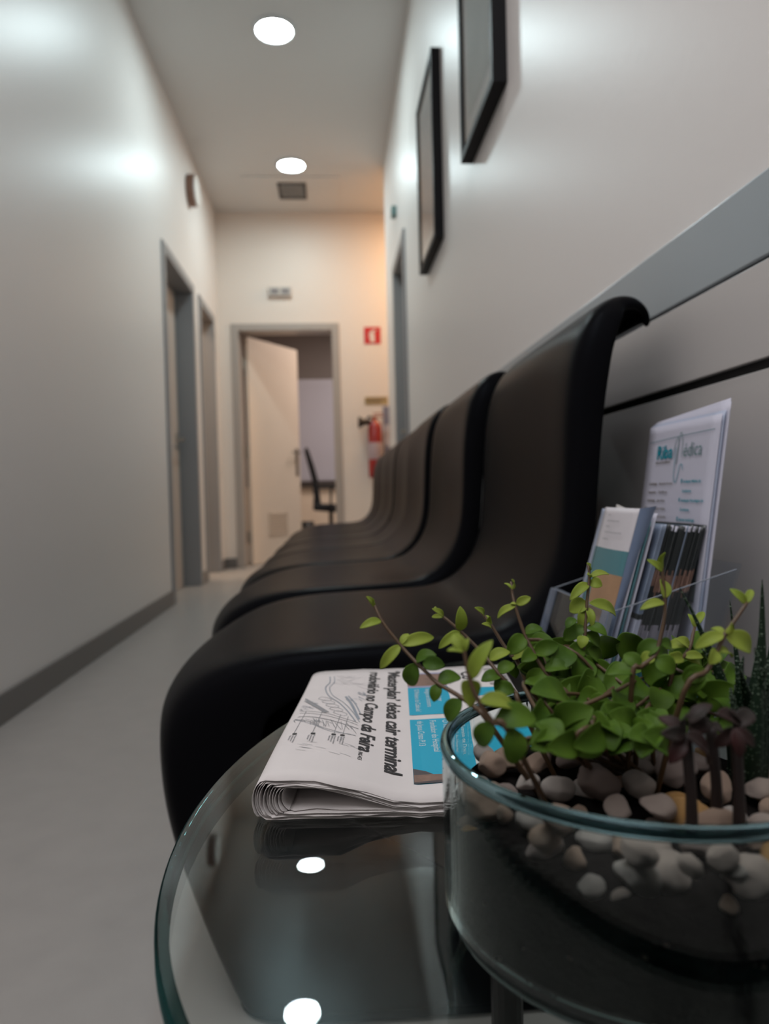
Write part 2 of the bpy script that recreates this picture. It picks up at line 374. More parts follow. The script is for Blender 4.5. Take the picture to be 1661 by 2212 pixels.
t = tag(empty('waste_bin',(-.335,8.1,0)), 'black waste bin with a dark blue liner beside the office chair', 'bin')
G().lathe([(.001,0),(.065,0),(.085,.31),(.081,.31),(.060,.01)],(-.30,8.1),28).build('bin_body', blk, t, smooth=True)
G().lathe([(.0855,.20),(.087,.19),(.078,.08),(.070,.03)],(-.30,8.1),28).build('bin_liner', M('blue_liner',(.01,.015,.09),rough=.4), t, smooth=True)
# treatment room cabinet and box
tag(G().box(-1.7,XL-T-.05,5.9,6.28,0,.60).build('low_cabinet', M('dark_brown_wood',(.10,.06,.04),rough=.5), bevel=.006), 'dark brown low cabinet inside the second room on the left', 'cabinet')
tag(G().box(-1.55,-1.12,5.95,6.25,.60,.80).build('storage_box', M('bright_white',(.9,.87,.82),rough=.4), bevel=.01), 'white box on the brown cabinet inside the left room', 'box')

# ------------------------------------------------------------ picture frames
def picture(y0, y1, z0, z1, label, art):
    t = tag(empty('picture_frame',(XR,(y0+y1)/2,(z0+z1)/2)), label, 'picture', 'black framed pictures on the right wall')
    xf = XR-.036; s = .022; f = G()
    f.box(xf,XR,y0,y0+s,z0,z1); f.box(xf,XR,y1-s,y1,z0,z1); f.box(xf,XR,y0+s,y1-s,z0,z0+s); f.box(xf,XR,y0+s,y1-s,z1-s,z1)
    f.build('frame', M('black_frame',(.005,.005,.006),rough=.5,spec=.15), t, bevel=.0015)
    G().box(xf+.012,XR-.002,y0+s,y1-s,z0+s,z1-s).build('mat_board', M('mat_board',(.62,.60,.61),rough=.6), t)
    G().box(xf+.0105,xf+.0122,y0+.075,y1-.075,z0+.09,z1-.09).build('print', M('print',art,rough=.6,noise_amt=.35,noise_scale=6), t)
    G().box(xf+.005,xf+.007,y0+s,y1-s,z0+s,z1-s).build('glazing', thin_glass('picture_glass',(.96,.98,.98)), t)
picture(1.68,2.10,1.575,2.26,'black-framed picture nearest the camera, cut by the top edge',(.34,.36,.36))
picture(2.64,3.10,1.555,2.25,'farther black-framed picture, whole and nearer the end door',(.44,.41,.44))

# ------------------------------------------------------------ chairs
chair_m = M('black_polypropylene', (.005,.005,.006), rough=.30, spec=.045, bump=.15, bump_scale=900)
# u from the front lip towards the wall, z, flange vector (du, dz), half width
chair_m.node_tree.nodes['Principled BSDF'].inputs['IOR'].default_value = 1.25
chair_m.node_tree.nodes['Principled BSDF'].inputs['Specular Tint'].default_value = (.62,.78,.95,1)
PROF = [(0.591, 0.812, 0.003, -0.008, 0.178), (0.585, 0.826, 0.003, -0.01, 0.19), (0.567, 0.836, 0.004, -0.014, 0.202), (0.541, 0.834, 0.008, -0.018, 0.214), (0.515, 0.817, 0.026, -0.014, 0.23), (0.494, 0.788, 0.036, -0.008, 0.238), (0.48, 0.745, 0.04, -0.002, 0.242), (0.472, 0.68, 0.038, 0, 0.243), (0.468, 0.6, 0.034, 0, 0.244), (0.462, 0.54, 0.034, -0.004, 0.244), (0.445, 0.492, 0.038, -0.016, 0.244), (0.4157, 0.458, 0.026, -0.034, 0.244), (0.3778, 0.44, 0.012, -0.044, 0.244), (0.3148, 0.434, 0, -0.046, 0.244), (0.24, 0.432, 0, -0.046, 0.244), (0.165, 0.429, 0, -0.046, 0.244), (0.1, 0.421, 0.02, -0.062, 0.244), (0.055, 0.405, 0.055, -0.078, 0.243), (0.022, 0.378, 0.09, -0.068, 0.242), (0.005, 0.34, 0.12, -0.035, 0.241), (0.0, 0.29, 0.13, 0, 0.24), (0.002, 0.24, 0.2, 0, 0.24), (0.01, 0.19, 0.28, 0, 0.24), (0.026, 0.13, 0.36, 0, 0.24), (0.046, 0.07, 0.42, 0, 0.2445), (0.0675, 0.012, 0.455, 0, 0.2445), (0.0688, 0.006, 0.457, 0, 0.2445), (0.07, 0.0, 0.46, 0, 0.2445)]
SV = [-1.0,-1.0,-.985,-.93,-.80,-.60,-.35,0,.35,.60,.80,.93,.985,1.0,1.0]
FL = [1.0,.55,.16,.035,0,0,0,0,0,0,0,.035,.16,.55,1.0]
def chair_mesh():
    P = catmull([(a,b,0) for a,b,*_ in PROF],2); n = len(P); V = []; F = []
    for i in range(n):
        t = i/2; k = min(int(t),len(PROF)-2); fr = t-k
        L = [PROF[k][j]*(1-fr)+PROF[k+1][j]*fr for j in range(5)]
        for s, fl in zip(SV, FL):
            u, z = P[i].x, P[i].y
            # the seat dips a little in the middle, the back is slightly hollow, the lip bulges forward
            c = 1-s*s
            if 10 <= t <= 18: z -= .010*c*math.sin(PI*(t-10)/8)
            if 5 <= t < 11: u += .012*c*math.sin(PI*(t-5)/6)
            if 16 <= t: u -= .042*c*min(1,(t-16)/3)*max(0,1-(t-19)/7)
            V.append((u+L[2]*fl, s*L[4], z+L[3]*fl))
    m = len(SV)
    for i in range(n-1):
        for j in range(m-1): F.append((i*m+j,i*m+j+1,(i+1)*m+j+1,(i+1)*m+j))
    me = bpy.data.meshes.new('moulded_chair'); me.from_pydata(V,[],F); me.materials.append(chair_m)
    for p in me.polygons: p.use_smooth = True
    return me
cm = chair_mesh()
CH = [(-.196,.0,'black moulded plastic chair nearest the camera, at the glass table'),
 (-.220,.002,'second black moulded chair from the glass table'),
 (-.230,-.001,'third black moulded chair from the glass table'),
 (-.224,.001,'fourth black moulded chair from the glass table, middle of the row'),
 (-.226,-.002,'third black moulded chair from the far end of the row'),
 (-.224,.001,'second black moulded chair from the far end of the row'),
 (-.226,.0,'farthest black moulded chair of the row, nearest the end door')]
c0 = None
for i,(xf,rz,lab) in enumerate(CH):
    if c0 is None:
        o = bpy.data.objects.new('moulded_chair', cm); c0 = o
        so = o.modifiers.new('solid','SOLIDIFY'); so.thickness = .008; so.offset = 0
        ss = o.modifiers.new('sub','SUBSURF'); ss.levels = 1; ss.render_levels = 2
    else: o = c0.copy()
    sc.collection.objects.link(o); o.location = (xf, 1.071+.499*i-(.026 if i == 0 else 0), .004); o.rotation_euler = (0,0,rz)
    tag(o, lab, 'chair', 'row of black moulded chairs along the right wall')

# ------------------------------------------------------------ glass table
TZ = .427
table = tag(empty('glass_table',(.159,.46,0)), 'oval clear glass side table in front of the row of chairs', 'table')
ta, tb, th = .230, .330, -.40
def oval(f, z, n=160):
    return [(.159+f*0+ (ta-f)*math.cos(q)*math.cos(th)-(tb-f)*math.sin(q)*math.sin(th), .46+(ta-f)*math.cos(q)*math.sin(th)+(tb-f)*math.sin(q)*math.cos(th), z) for q in (2*PI*i/n for i in range(n))]
n = 160
top = oval(.0015,TZ); bot = oval(.0015,TZ-.010)
thin = thin_glass('table_glass',(.93,.965,.955), smudge=.018)
edge_m = real_glass('table_glass_edge',(.16,.33,.33))
obj('glass_top', top+bot, [tuple(range(n)), tuple(range(n,2*n))[::-1]], thin, table)
rings = [oval(.0015,TZ),oval(.0004,TZ-.0008),oval(0,TZ-.002),oval(0,TZ-.008),oval(.0004,TZ-.0092),oval(.0015,TZ-.010),oval(.0060,TZ-.0098),oval(.0060,TZ-.0002)]
V = [p for r in rings for p in r]; F = []
for k in range(8):
    k2 = (k+1)%8
    for i in range(n): F.append((k*n+i,k2*n+i,k2*n+(i+1)%n,k*n+(i+1)%n))
obj('glass_edge', V, F, edge_m, table, smooth=True)
for x,y in ((.24,.26),(.14,.60),(.30,.62)):
    G().tube([(x,y,0),(x,y,TZ-.016)],.014,16).lathe([(.001,TZ-.016),(.028,TZ-.016),(.028,TZ-.0105),(.001,TZ-.0105)],(x,y),24).build('leg', M('black_table_leg',(.01,.01,.01),rough=.3), table, smooth=False)

# ------------------------------------------------------------ newspaper
paper_m = M('newsprint',(.66,.62,.61),rough=.8,noise_amt=.05,noise_scale=40)
ink = M('black_ink',(.022,.02,.022),rough=.6); greyink = M('grey_ink',(.26,.26,.27),rough=.7); lightink = M('light_grey_ink',(.42,.42,.43),rough=.7)
cyan = M('cyan_ink',(.0,.33,.50),rough=.6); brown = M('photo_brown',(.20,.12,.09),rough=.6,noise_amt=.6,noise_scale=120); dk = M('photo_dark',(.06,.05,.055),rough=.6)
lil = M('photo_lilac',(.30,.32,.48),rough=.6); whiteink = M('white_letters',(.62,.72,.75),rough=.6)
news = tag(empty('newspaper',(.05,.53,TZ)), 'folded newspaper with a headline and cyan boxes lying on the glass table', 'newspaper')
NP = Vector((-.050,.401)); ang = math.atan2(.024,.272); VV = Vector((math.sin(ang),math.cos(ang))); UU = Vector((VV.y,-VV.x))
LEN = .286; UW = .186
KU = [(0,.0120),(.003,.0190),(.008,.0225),(.018,.0228),(.032,.0222),(.05,.0195),(.065,.0145),(.08,.0100),(.095,.0082),(.115,.0095),(.14,.0100),(.186,.0095)]
FU = [(0,.0065),(.003,.0095),(.008,.0115),(.018,.0122),(.05,.0118),(.095,.0108),(.14,.0100),(.186,.0095)]
def lerp(K,u):
    if u <= K[0][0]: return K[0][1]
    for (a,x),(b,y) in zip(K,K[1:]):
        if u <= b: return x+(y-x)*(u-a)/(b-a)
    return K[-1][1]
def ztop(u,v):
    e = max(0,min(1,v/LEN)); e = e*e*(3-2*e)
    return lerp(KU,u)*(1-e)+lerp(FU,u)*e
def nw(u,v,z): 
    q = NP+UU*u+VV*(v+.12*u*max(0,v)/LEN); return (q.x,q.y,TZ+z)
def rag(k,u,a=.0038): return a*(noise.noise(Vector((u*90,k*7.3,0)))+.6*noise.noise(Vector((u*330,k*3.1,4))))
NS = 11
for k in range(NS):
    f = k/(NS-1); st = .0046*f
    pts = []   # cross-section (u, frac): bottom right -> fold -> top right
    us = [UW-.004*f]+[.17,.15,.13,.11,.095,.08,.065,.05,.036,.024,.014,.008]
    u0 = .0012*k*(1 if k<4 else 1.35)
    sec = [(max(u,u0+.0050),'b') for u in us]+[(u0+.0055*(1-math.cos(q)),.5+.5*math.sin(q)) for q in (-1.35,-1.0,-.65,-.3,0,.3,.65,1.0,1.35)]+[(max(u,u0+.0050),'t') for u in us[::-1]]
    nv = 16; V = []; F = []
    rg = [random.uniform(-.0015,.002) if k else 0 for _ in range(2)]
    for j in range(nv+1):
        v = LEN*j/nv
        for (u,c) in sec:
            zt = ztop(u,v); gap = zt; s2 = min(st, gap*.46*f) if gap<.012 else st
            wob = .0006*noise.noise(Vector((u*40,k*2.0,v*9)))
            if c == 't': z = zt - s2 - (abs(wob) if k else 0)
            elif c == 'b': z = .0004 + s2*.95 + (abs(wob) if k else 0)
            else:
                zt = ztop(max(u,.006),v)-st; zb = .0004+st*.95
                z = zb+(zt-zb)*c
            vv = v
            if j == 0: vv += rag(k,u+(.5 if c == 'b' else 0))+rg[0]+(.0 if k==0 else .0012)
            if j == nv: vv += rag(k+20,u)-rg[1]
            V.append(nw(u,vv,z))
    ns = len(sec)
    for j in range(nv):
        for i in range(ns-1): F.append((j*ns+i,j*ns+i+1,(j+1)*ns+i+1,(j+1)*ns+i))
    o = obj('outer_sheet' if k == 0 else 'inner_sheet', V, F, paper_m, news, smooth=True)
    so = o.modifiers.new('solid','SOLIDIFY'); so.thickness = .00022
def np_geo(name, uvs, faces, m, lift=.0003):
    V = [nw(u,v,ztop(u,v)+lift) for u,v in uvs]; return obj(name, V, faces, m, news)
def np_text(name, s, u, v0, v1, size, m, bold=.0, shear=.0):
    """baseline at u, running from v0 (far) to v1 (near)"""
    tv, tf = text_geo(s, size, bold, shear)
    wmax = max(p[0] for p in tv); k = (v0-v1)/wmax
    uvs = [(u+y, v0-x*k) for x,y in tv]
    return np_geo(name, uvs, tf, m, .00035)
def np_quad(name, u0,u1,v0,v1,m,lift=.0002,nu=6,nvv=10):
    uvs = [(u0+(u1-u0)*i/nu, v0+(v1-v0)*j/nvv) for j in range(nvv+1) for i in range(nu+1)]
    return np_geo(name, uvs, [(j*(nu+1)+i,j*(nu+1)+i+1,(j+1)*(nu+1)+i+1,(j+1)*(nu+1)+i) for j in range(nvv) for i in range(nu)], m, lift)
np_text('headline', "‘Masterplan’ deixa cair terminal", .0745, .276, .034, .0155, ink, bold=.00042, shear=.12)
np_text('headline', "rodoviário no Campo da Feira", .0572, .274, .060, .0142, ink, bold=.00042, shear=.16)
np_text('page_number', "PAG. 4 E 5", .0575, .058, .044, .0035, ink, bold=.0001)
for a,b in ((.218,.147),(.137,.024)):
    np_quad('cyan_box', .0920,.1270,b,a,cyan)
np_quad('photo_strip', .0920,.1270,.2190,.223,lil); np_quad('photo', .0920,.1270,.223,.262,brown); np_quad('photo_strip', .0920,.1270,.262,.266,lil)
np_text('box_text',"‘O Pinheiro do Cubículo’",.0975,.214,.154,.0060,whiteink); np_text('box_text',"Amigos em Encontro",.1070,.214,.165,.0060,whiteink); np_text('box_text',"de um lugar",.1165,.214,.178,.0060,whiteink)
np_text('box_text',"de Jesus Cristo P.13",.0975,.133,.084,.0066,whiteink); np_text('box_text',"Fundador do Hospital",.1070,.133,.072,.0066,whiteink); np_text('box_text',"O Retrato de Dom,",.1165,.133,.066,.0066,whiteink)
np_geo('photo', [(.0921,.024),(.1268,.024),(.1268,.033),(.118,.034),(.106,.035),(.100,.042),(.0921,.046)],[(0,1,2,3,4,5,6)],dk,.0004)
np_geo('photo', [(.0925,.026),(.1268,.029),(.1268,.0365),(.108,.036),(.0975,.0375),(.0925,.036)],[(0,1,2,3,4,5)],brown,.0005)
np_text('masthead',"Co",.143,.266,.240,.020,ink,bold=.0003)
for k,(v,h) in enumerate(((.270,.0022),(.264,.0010),(.259,.0016),(.254,.0030),(.248,.0010),(.243,.0022),(.238,.0012),(.232,.0026),(.226,.001),(.221,.002))):
    np_quad('barcode',.166,.1845,v,v+h,ink,.0003,4,1)
np_quad('cyan_box',.150,.180,.190,.214,cyan); np_quad('cyan_box',.135,.178,.05,.12,cyan)
for k in range(5): np_text('small_print',"Diretor Quinta Preço",.130+k*.0026,.262,.225+.004*k,.0022,greyink)
# map drawing above the fold
def np_line(pts, wd, m, name='map_line', lift=.0003):
    P = catmull([(a,b,0) for a,b in pts],5) if len(pts) > 2 else [Vector((*pts[0],0)),Vector((*pts[1],0))]
    if len(pts) == 2: P = [P[0].lerp(P[1],i/6) for i in range(7)]
    V = []; F = []
    for i,p in enumerate(P):
        t = (P[min(i+1,len(P)-1)]-P[max(i-1,0)]); t.normalize(); nn = Vector((-t.y,t.x,0))*wd/2
        V += [(p.x+nn.x,p.y+nn.y),(p.x-nn.x,p.y-nn.y)]
        if i: F.append((2*i-2,2*i-1,2*i+1,2*i))
    return V,F
mg = {}
def ml(pts, wd, m):
    V,F = np_line(pts,wd,m); e = mg.setdefault(m.name,[m,[],[]]); b = len(e[1]); e[1] += V; e[2] += [tuple(b+i for i in f) for f in F]
mid = M('map_blue_grey',(.27,.30,.34),rough=.7)
ml([(.004,.190),(.012,.172),(.022,.152),(.029,.138)],.0042,greyink); ml([(.0005,.158),(.005,.148)],.003,greyink)
ml([(.020,.262),(.022,.24),(.020,.22),(.026,.19),(.036,.168),(.044,.145),(.052,.118)],.0010,mid); ml([(.024,.262),(.026,.24),(.0235,.22),(.029,.192),(.039,.17),(.047,.147),(.055,.118)],.0007,mid)
ml([(.040,.188),(.046,.165),(.052,.135),(.054,.125)],.0022,mid); ml([(.042,.19),(.049,.166),(.055,.137)],.0010,mid)
ml([(.0005,.146),(.012,.144),(.028,.136),(.045,.122),(.054,.115)],.0006,greyink); ml([(.0005,.140),(.012,.138),(.028,.130),(.045,.117),(.054,.110)],.0006,greyink)
ml([(.002,.128),(.016,.127),(.032,.118),(.048,.106),(.055,.102)],.0009,greyink); ml([(.004,.119),(.016,.116),(.03,.098),(.045,.088),(.054,.086)],.0006,greyink); ml([(.006,.121),(.02,.108),(.036,.090),(.054,.087)],.0005,mid)
for k in range(34):
    a = random.uniform(.004,.05); ml([(a,.126-.30*a+random.uniform(-.006,.003)),(a+random.uniform(.001,.006),.118-.55*a+random.uniform(-.004,.008))],.0004,greyink)
for k in range(20):
    a = random.uniform(.040,.054); b_ = random.uniform(.17,.205); ml([(a,b_),(a+.003,b_-random.uniform(.003,.008))],.0005,mid)
for k in range(18):
    a = random.uniform(.004,.016); b_ = random.uniform(.150,.178); ml([(a,b_),(a+.004,b_-random.uniform(.0,.006))],.0005,mid)
for k in range(5):
    a = .018+.004*k; b_ = .182-.011*k; ml([(a,b_),(a+.008,b_-.008),(a+.0105,b_-.002),(a+.0025,b_+.006),(a,b_)],.0006,lightink)
for a,b_ in ((.0130,.085),(.0255,.084),(.0400,.075),(.0460,.071)): ml([(a,b_+.058),(a-.001,b_)],.00045,greyink)
for k in range(10):
    a = random.uniform(.004,.05); b_ = random.uniform(.21,.268); ml([(a,b_),(a+.008,b_-.01),(a+.014,b_-.004)],.0004,lightink)
for k in range(12):
    a = random.uniform(.015,.052); b_ = random.uniform(.045,.068); ml([(a,b_),(a+.007,b_-.003)],.0004,lightink)
for nm,(m_,V,F) in mg.items(): np_geo('map_drawing', V, F, m_, .0003)
for u in (.0030,.0120,.0245,.0385,.0445):
    np_quad('caption_mark',u-.0008,u+.0022,.0815,.0845,ink,.0004,1,1)
    for k in range(3): np_text('caption',"Estacionamento" if k%2 else "Parque urbano",u+.0015-k*.0018,.080,.064+.003*k,.0016,greyink,bold=.00005)

# ------------------------------------------------------------ leaflet holder and leaflets
acr = thin_glass('acrylic',(.94,.965,.985)); acr_edge = M('acrylic_edge',(.20,.23,.28),rough=.15,spec=.8)
LEAN = math.tan(math.radians(17))
hold = tag(empty('leaflet_holder',(.30,.716,TZ)), 'clear acrylic leaflet holder on the glass table against the wall', 'leaflet holder')
def lean(x,y,z, k=LEAN): return (x+(z-TZ)*k, y, z)
def lbox(g,x0,x1,y0,y1,z0,z1,mi=0,k=LEAN):
    b = len(g.v); g.box(x0,x1,y0,y1,z0,z1,mi)
    g.v[b:] = [lean(*p,k) for p in g.v[b:]]; return g
HY0,HY1 = .624,.794
lbox(G(),.226,.229,HY0,HY1,TZ,TZ+.070).build('front_panel', acr, hold)
for y in (HY0,HY1-.003): 
    g = G().prism([(.229,TZ),(.336,TZ),(.336+.105*LEAN,TZ+.105),(.229+.070*LEAN,TZ+.070)],1,y,y+.003); g.build('side_panel', acr, hold)
lbox(G(),.336,.339,HY0,HY1,TZ,TZ+.11,0).build('back_panel', acr, hold)
G().box(.226,.339,HY0,HY1,TZ,TZ+.003).build('base', acr, hold)
# polished edges catch the light
g = G(); lbox(g,.2258,.2292,HY0-.001,HY1,TZ+.0695,TZ+.0705); lbox(g,.2255,.2295,HY0-.001,HY0+.0025,TZ,TZ+.0705); lbox(g,.2255,.2295,HY1-.003,HY1,TZ,TZ+.0705); g.build('polished_edge', acr_edge, hold)
g = G().tube([(.229+.070*LEAN,HY0+.0015,TZ+.070),(.336+.105*LEAN,HY0+.0015,TZ+.105)],.0007,6); g.tube([(.229+.070*LEAN,HY1-.0015,TZ+.070),(.336+.105*LEAN,HY1-.0015,TZ+.105)],.0007,6); g.build('polished_edge', acr_edge, hold)

fl = bpy.data.materials.new('acrylic_flange'); fl.use_nodes = True; _n = fl.node_tree.nodes; _l = fl.node_tree.links
_t = _n.new('ShaderNodeBsdfTransparent'); _t.inputs[0].default_value = (.80,.85,.93,1); _m = _n.new('ShaderNodeMixShader'); _m.inputs[0].default_value = .38
_b = _n['Principled BSDF']; _b.inputs['Base Color'].default_value = (.30,.34,.42,1); _b.inputs['Roughness'].default_value = .15
_l.new(_t.outputs[0],_m.inputs[1]); _l.new(_b.outputs[0],_m.inputs[2]); _l.new(_m.outputs[0],_n['Material Output'].inputs[0])
g = G(); lbox(g,.2245,.2262,HY1-.020,HY1,TZ,TZ+.070); g.build('flange', fl, hold)
g = G(); lbox(g,.2245,.2262,HY0,HY0+.014,TZ,TZ+.070); g.build('flange', fl, hold)
def sheet_pt(x, y, z, k): return (x+(z-TZ)*k, y, z)
pap = M('white_leaflet_paper',(.56,.56,.66),rough=.5); pap2 = M('blue_white_paper',(.42,.47,.60),rough=.45); teal = M('teal_print',(.07,.20,.23),rough=.4); teal2 = M('deep_teal_print',(.0,.16,.20),rough=.4)
wood = M('wood_photo',(.34,.20,.11),rough=.45,noise_amt=.35,noise_scale=30); tealt = M('teal_letters',(.0,.26,.34),rough=.5); brownt = M('brown_letters',(.12,.10,.075),rough=.5); greent = M('grey_green_letters',(.16,.26,.27),rough=.5)
def curved_sheet(name, x, y0, y1, z0, z1, k, curl=0.0, mat=None, mats=None, bands=None, parent=None, thick=.0006, yskew=0.0, ntop=0.0):
    ny, nz = 8, 28; V = []; F = []; fm = []
    for j in range(nz+1):
        z = z0+(z1-z0)*j/nz
        for i in range(ny+1):
            a = i/ny; y = y0+(y1-y0)*a
            zz = z+ntop*(1-a)*j/nz
            V.append((x+(zz-TZ)*k - curl*math.sin(PI*a)*(.3+.7*j/nz)+yskew*(1-a), y, zz))
    for j in range(nz):
        for i in range(ny):
            F.append((j*(ny+1)+i,j*(ny+1)+i+1,(j+1)*(ny+1)+i+1,(j+1)*(ny+1)+i))
            fm.append(bands(i/ny,j/nz) if bands else 0)
    o = obj(name, V, F, mat, parent, True, mats, fm if bands else None)
    so = o.modifiers.new('solid','SOLIDIFY'); so.thickness = thick; so.offset = 1; return o
# A5 leaflets with the clinic's logo at the back
KL = math.tan(math.radians(8.0)); XA = .3262
for k in range(5):
    nm = 'clinic_leaflet'; z1 = .676-(.000 if k in (0,) else -.0015*k)
    o = curved_sheet(nm, XA+.0016*k, .634-.0014*k*(k%2), .782, .434, z1, KL, mat=pap if k in (0,3,4) else pap2, thick=.0006, ntop=.002*k if k>2 else 0)
    tag(o, 'front clinic leaflet with teal logo and lists of specialities' if k == 0 else 'tall white leaflet behind the clinic leaflet with the teal logo', 'leaflet', None if k == 0 else 'tall leaflets stacked behind the logo leaflet')
    if k == 0: L0 = o
def lf(y, z, e=.0012):   # point on the front leaflet's face
    return (XA+(z-TZ)*KL-e, y, z)
def lf_geo(name, yz, faces, m): return obj(name, [lf(y,z) for y,z in yz], faces, m, L0)
def lf_text(name, s, y, z, size, m, bold=0, width=None, align='LEFT', shear=0):
    tv, tf = text_geo(s, size, bold, shear); wm = max(p[0] for p in tv); k = (width/wm) if width else 1
    return lf_geo(name, [(y-x*k, z+h) for x,h in tv], tf, m)
lf_text('logo',"Riba",.7560,.6395,.0200,tealt,bold=.0004,width=.0360)
lf_text('logo',"édica",.6975,.6395,.0200,greent,width=.0370)
def yz_line(pts, wd, m, name):
    P = catmull([(a,b,0) for a,b in pts],6); V = []; F = []
    for i,p in enumerate(P):
        t = (P[min(i+1,len(P)-1)]-P[max(i-1,0)]); t.normalize(); q = Vector((-t.y,t.x,0))*wd/2
        V += [(p.x+q.x,p.y+q.y),(p.x-q.x,p.y-q.y)]
        if i: F.append((2*i-2,2*i-1,2*i+1,2*i))
    return lf_geo(name,V,F,m)
yz_line([(.7185,.6395),(.7165,.652),(.7120,.660),(.7085,.652),(.7095,.632),(.7085,.660),(.7045,.664),(.7010,.655),(.7000,.6395)],.0009,greent,'logo')
yz_line([(.7135,.6500),(.7125,.626),(.7110,.617),(.7080,.614),(.7045,.617),(.7020,.629),(.6990,.632),(.6960,.630),(.6950,.626)],.0009,tealt,'logo')
lf_text('tagline',"Sabe quem sabe Medicina",.756,.6345,.0030,brownt,bold=.0001,width=.033)
yz_line([(.776,.6585),(.74,.6600),(.70,.6612),(.641,.6625)],.0006,teal,'rule')
zr = [.6115,.6025,.5935,.5850,.5765,.5680]
for z,a,b in zip(zr,("Cardiologia","Acupuntura","Cardiologia","Dermatologia","","Psicologia"),("Alexandra Ferreira","Célia Morais","João Alves","Júlio Avides","Laura Ferreira","Medicina Geral")):
    if a: lf_text('list_text',a,.7660 if a!='Dermatologia' else .770,z,.0040,brownt,bold=.00012,width=.0190+.0006*len(a)*(a=='Dermatologia'))
    lf_text('list_text',b,.7430,z,.0040,brownt,bold=.00005,width=.0016*len(b)+.002)
for z,a,bl_ in zip((.6130,.6035,.5940,.5850,.5750),("Avaliação Médica de","Condutores","Avaliação Psicológica de","Condutores","Exames Audiologia"),(1,0,1,0,1)):
    lf_text('list_text',a,.6900,z,.0040,tealt,bold=.0001,width=.0018*len(a))
    if bl_: lf_geo('bullet',[(.6945,z),(.6925,z),(.6925,z+.004),(.6945,z+.004)],[(0,1,2,3)],tealt)
lf_geo('photo_band',[(.734,.500),(.642,.500),(.642,.5655),(.734,.5655)],[(0,1,2,3)],M('grey_teal_photo',(.12,.17,.20),rough=.4,noise_amt=.3,noise_scale=60))
# leaflet with a teal band and wooden photo, curling at the front
def band_a(a, h):
    # a runs towards the far side, h upwards
    if h > .715: return 0
    if h > .60: return 1
    if h > .30: return 2 if a < .72 else 1
    if h > .27: return 1
    return 0
o = curved_sheet('photo_leaflet', .2350, .634, .716, .431, .590, LEAN*.93, curl=.0035, mats=[M('cream_white_paper',(.60,.57,.60),rough=.5),teal,wood], bands=band_a, thick=.0005)
tag(o,'leaflet with a teal band and brown wooden photo at the front of the holder','leaflet'); PHL = o
for r,(z,w_) in enumerate(((.582,.008),(.5765,.030),(.571,.012),(.5655,.040),(.559,.016))):
    tv, tf = text_geo("Consulta de avaliação geral medica", .0032,0,0); wm = max(p[0] for p in tv)
    obj('lettering',[(.2350+(z+h-TZ)*LEAN*.93-.0024-.0035*math.sin(PI*min(1,max(0,(.690-x*w_/wm-.634)/.082))), .690-x*w_/wm*1.0, z+h) for x,h in tv], tf, greyink, PHL)
V = []; F = []
for jj in range(15):
    h_ = jj/14; z_ = .440+.150*h_
    for ii in range(5):
        a_ = ii/4; V.append((.2352+(z_-TZ)*LEAN*.93+(.003+.0125*h_**1.3)*a_, .6335-.0022*math.sin(PI*a_)*h_, z_+.002*a_))
for jj in range(14):
    for ii in range(4): F.append((jj*5+ii,jj*5+ii+1,(jj+1)*5+ii+1,(jj+1)*5+ii))
obj('back_page', V, F, M('shaded_back_page',(.16,.21,.32),rough=.4), PHL, True)  # blue shade of the page turned away, put into its colour
# plain sheets curling behind it, the first with its blue shade in the colour
for k,(x,cu,z1,m_,lab) in enumerate(((.2385,.003,.588,pap2,'blue-shaded back sheet right behind the wooden photo leaflet'),(.2440,.006,.580,pap,'white curling sheet between the photo leaflet and the dark leaflets'),(.2475,.0045,.578,teal,'teal sheet peeping out between the curled white sheets'),(.2515,.005,.585,pap,'tallest white curled sheet in front of the dark leaflets'))):
    tag(curved_sheet('curled_sheet', x, .633, .735, .431, z1, LEAN*.95, curl=cu, mat=m_, thick=.0005), lab, 'sheet')
tag(curved_sheet('white_card', .2560, .650, .740, .431, .592, LEAN*.93, curl=.003, mat=M('ivory_card',(.62,.60,.58),rough=.5), thick=.0008, ntop=-.010), 'ivory card standing behind the curled sheets, its top edge showing', 'card')
# dark glossy leaflets, each standing on its own
darkm = M('dark_print',(.018,.024,.026),rough=.3); hand = M('hand_photo',(.22,.13,.10),rough=.35,noise_amt=.5,noise_scale=80); lowp = M('pale_print',(.30,.27,.31),rough=.4); orange = M('orange_print',(.42,.13,.03),rough=.4,noise_amt=.5,noise_scale=90); bluep = M('steel_blue_print',(.20,.25,.34),rough=.3,noise_amt=.3,noise_scale=60)
def band_d(a,h):
    w_ = .04*math.sin(a*7)
    if h > .972: return 3
    if h > .68+w_: return 0
    if h > .55+w_: return 1
    if h > .33+w_*.5: return 0
    if h > .13-w_: return 2
    return 4
def band_f(a,h):
    if h > .88: return 5
    if h > .62: return 1 if abs(a-.35) < .25+.1*math.sin(h*40) else 5
    if h > .42: return 6 if a > .25 else 5
    if h > .38: return 0
    if h > .20: return 3
    return 4
DM = [darkm,hand,lowp,pap,teal2,bluep,orange]
XD = .2590; ncard = 28
for k in range(ncard):
    x = XD+.00155*k; z1 = .5745-.0001*k+random.uniform(-.0012,.0012); y0 = .634+random.uniform(-.0006,.0012)
    fr = k < 3
    o = curved_sheet('pocket_leaflet', x, y0, y0+.104, .431, z1, LEAN*.97, curl=.0006, mats=DM, bands=(band_f if fr else (lambda a,h,o_=random.uniform(-.03,.03),q_=random.random(): (5 if q_ < .08 else band_d(a,min(1,max(0,h+o_)))))), thick=.0009)
    if k == 0: tag(o,'front glossy leaflet with a hand and orange photo, beside the white sheets','leaflet')
    else: tag(o,'dark glossy pocket leaflet packed on edge in the acrylic holder','leaflet','dark pocket leaflets packed in the holder')


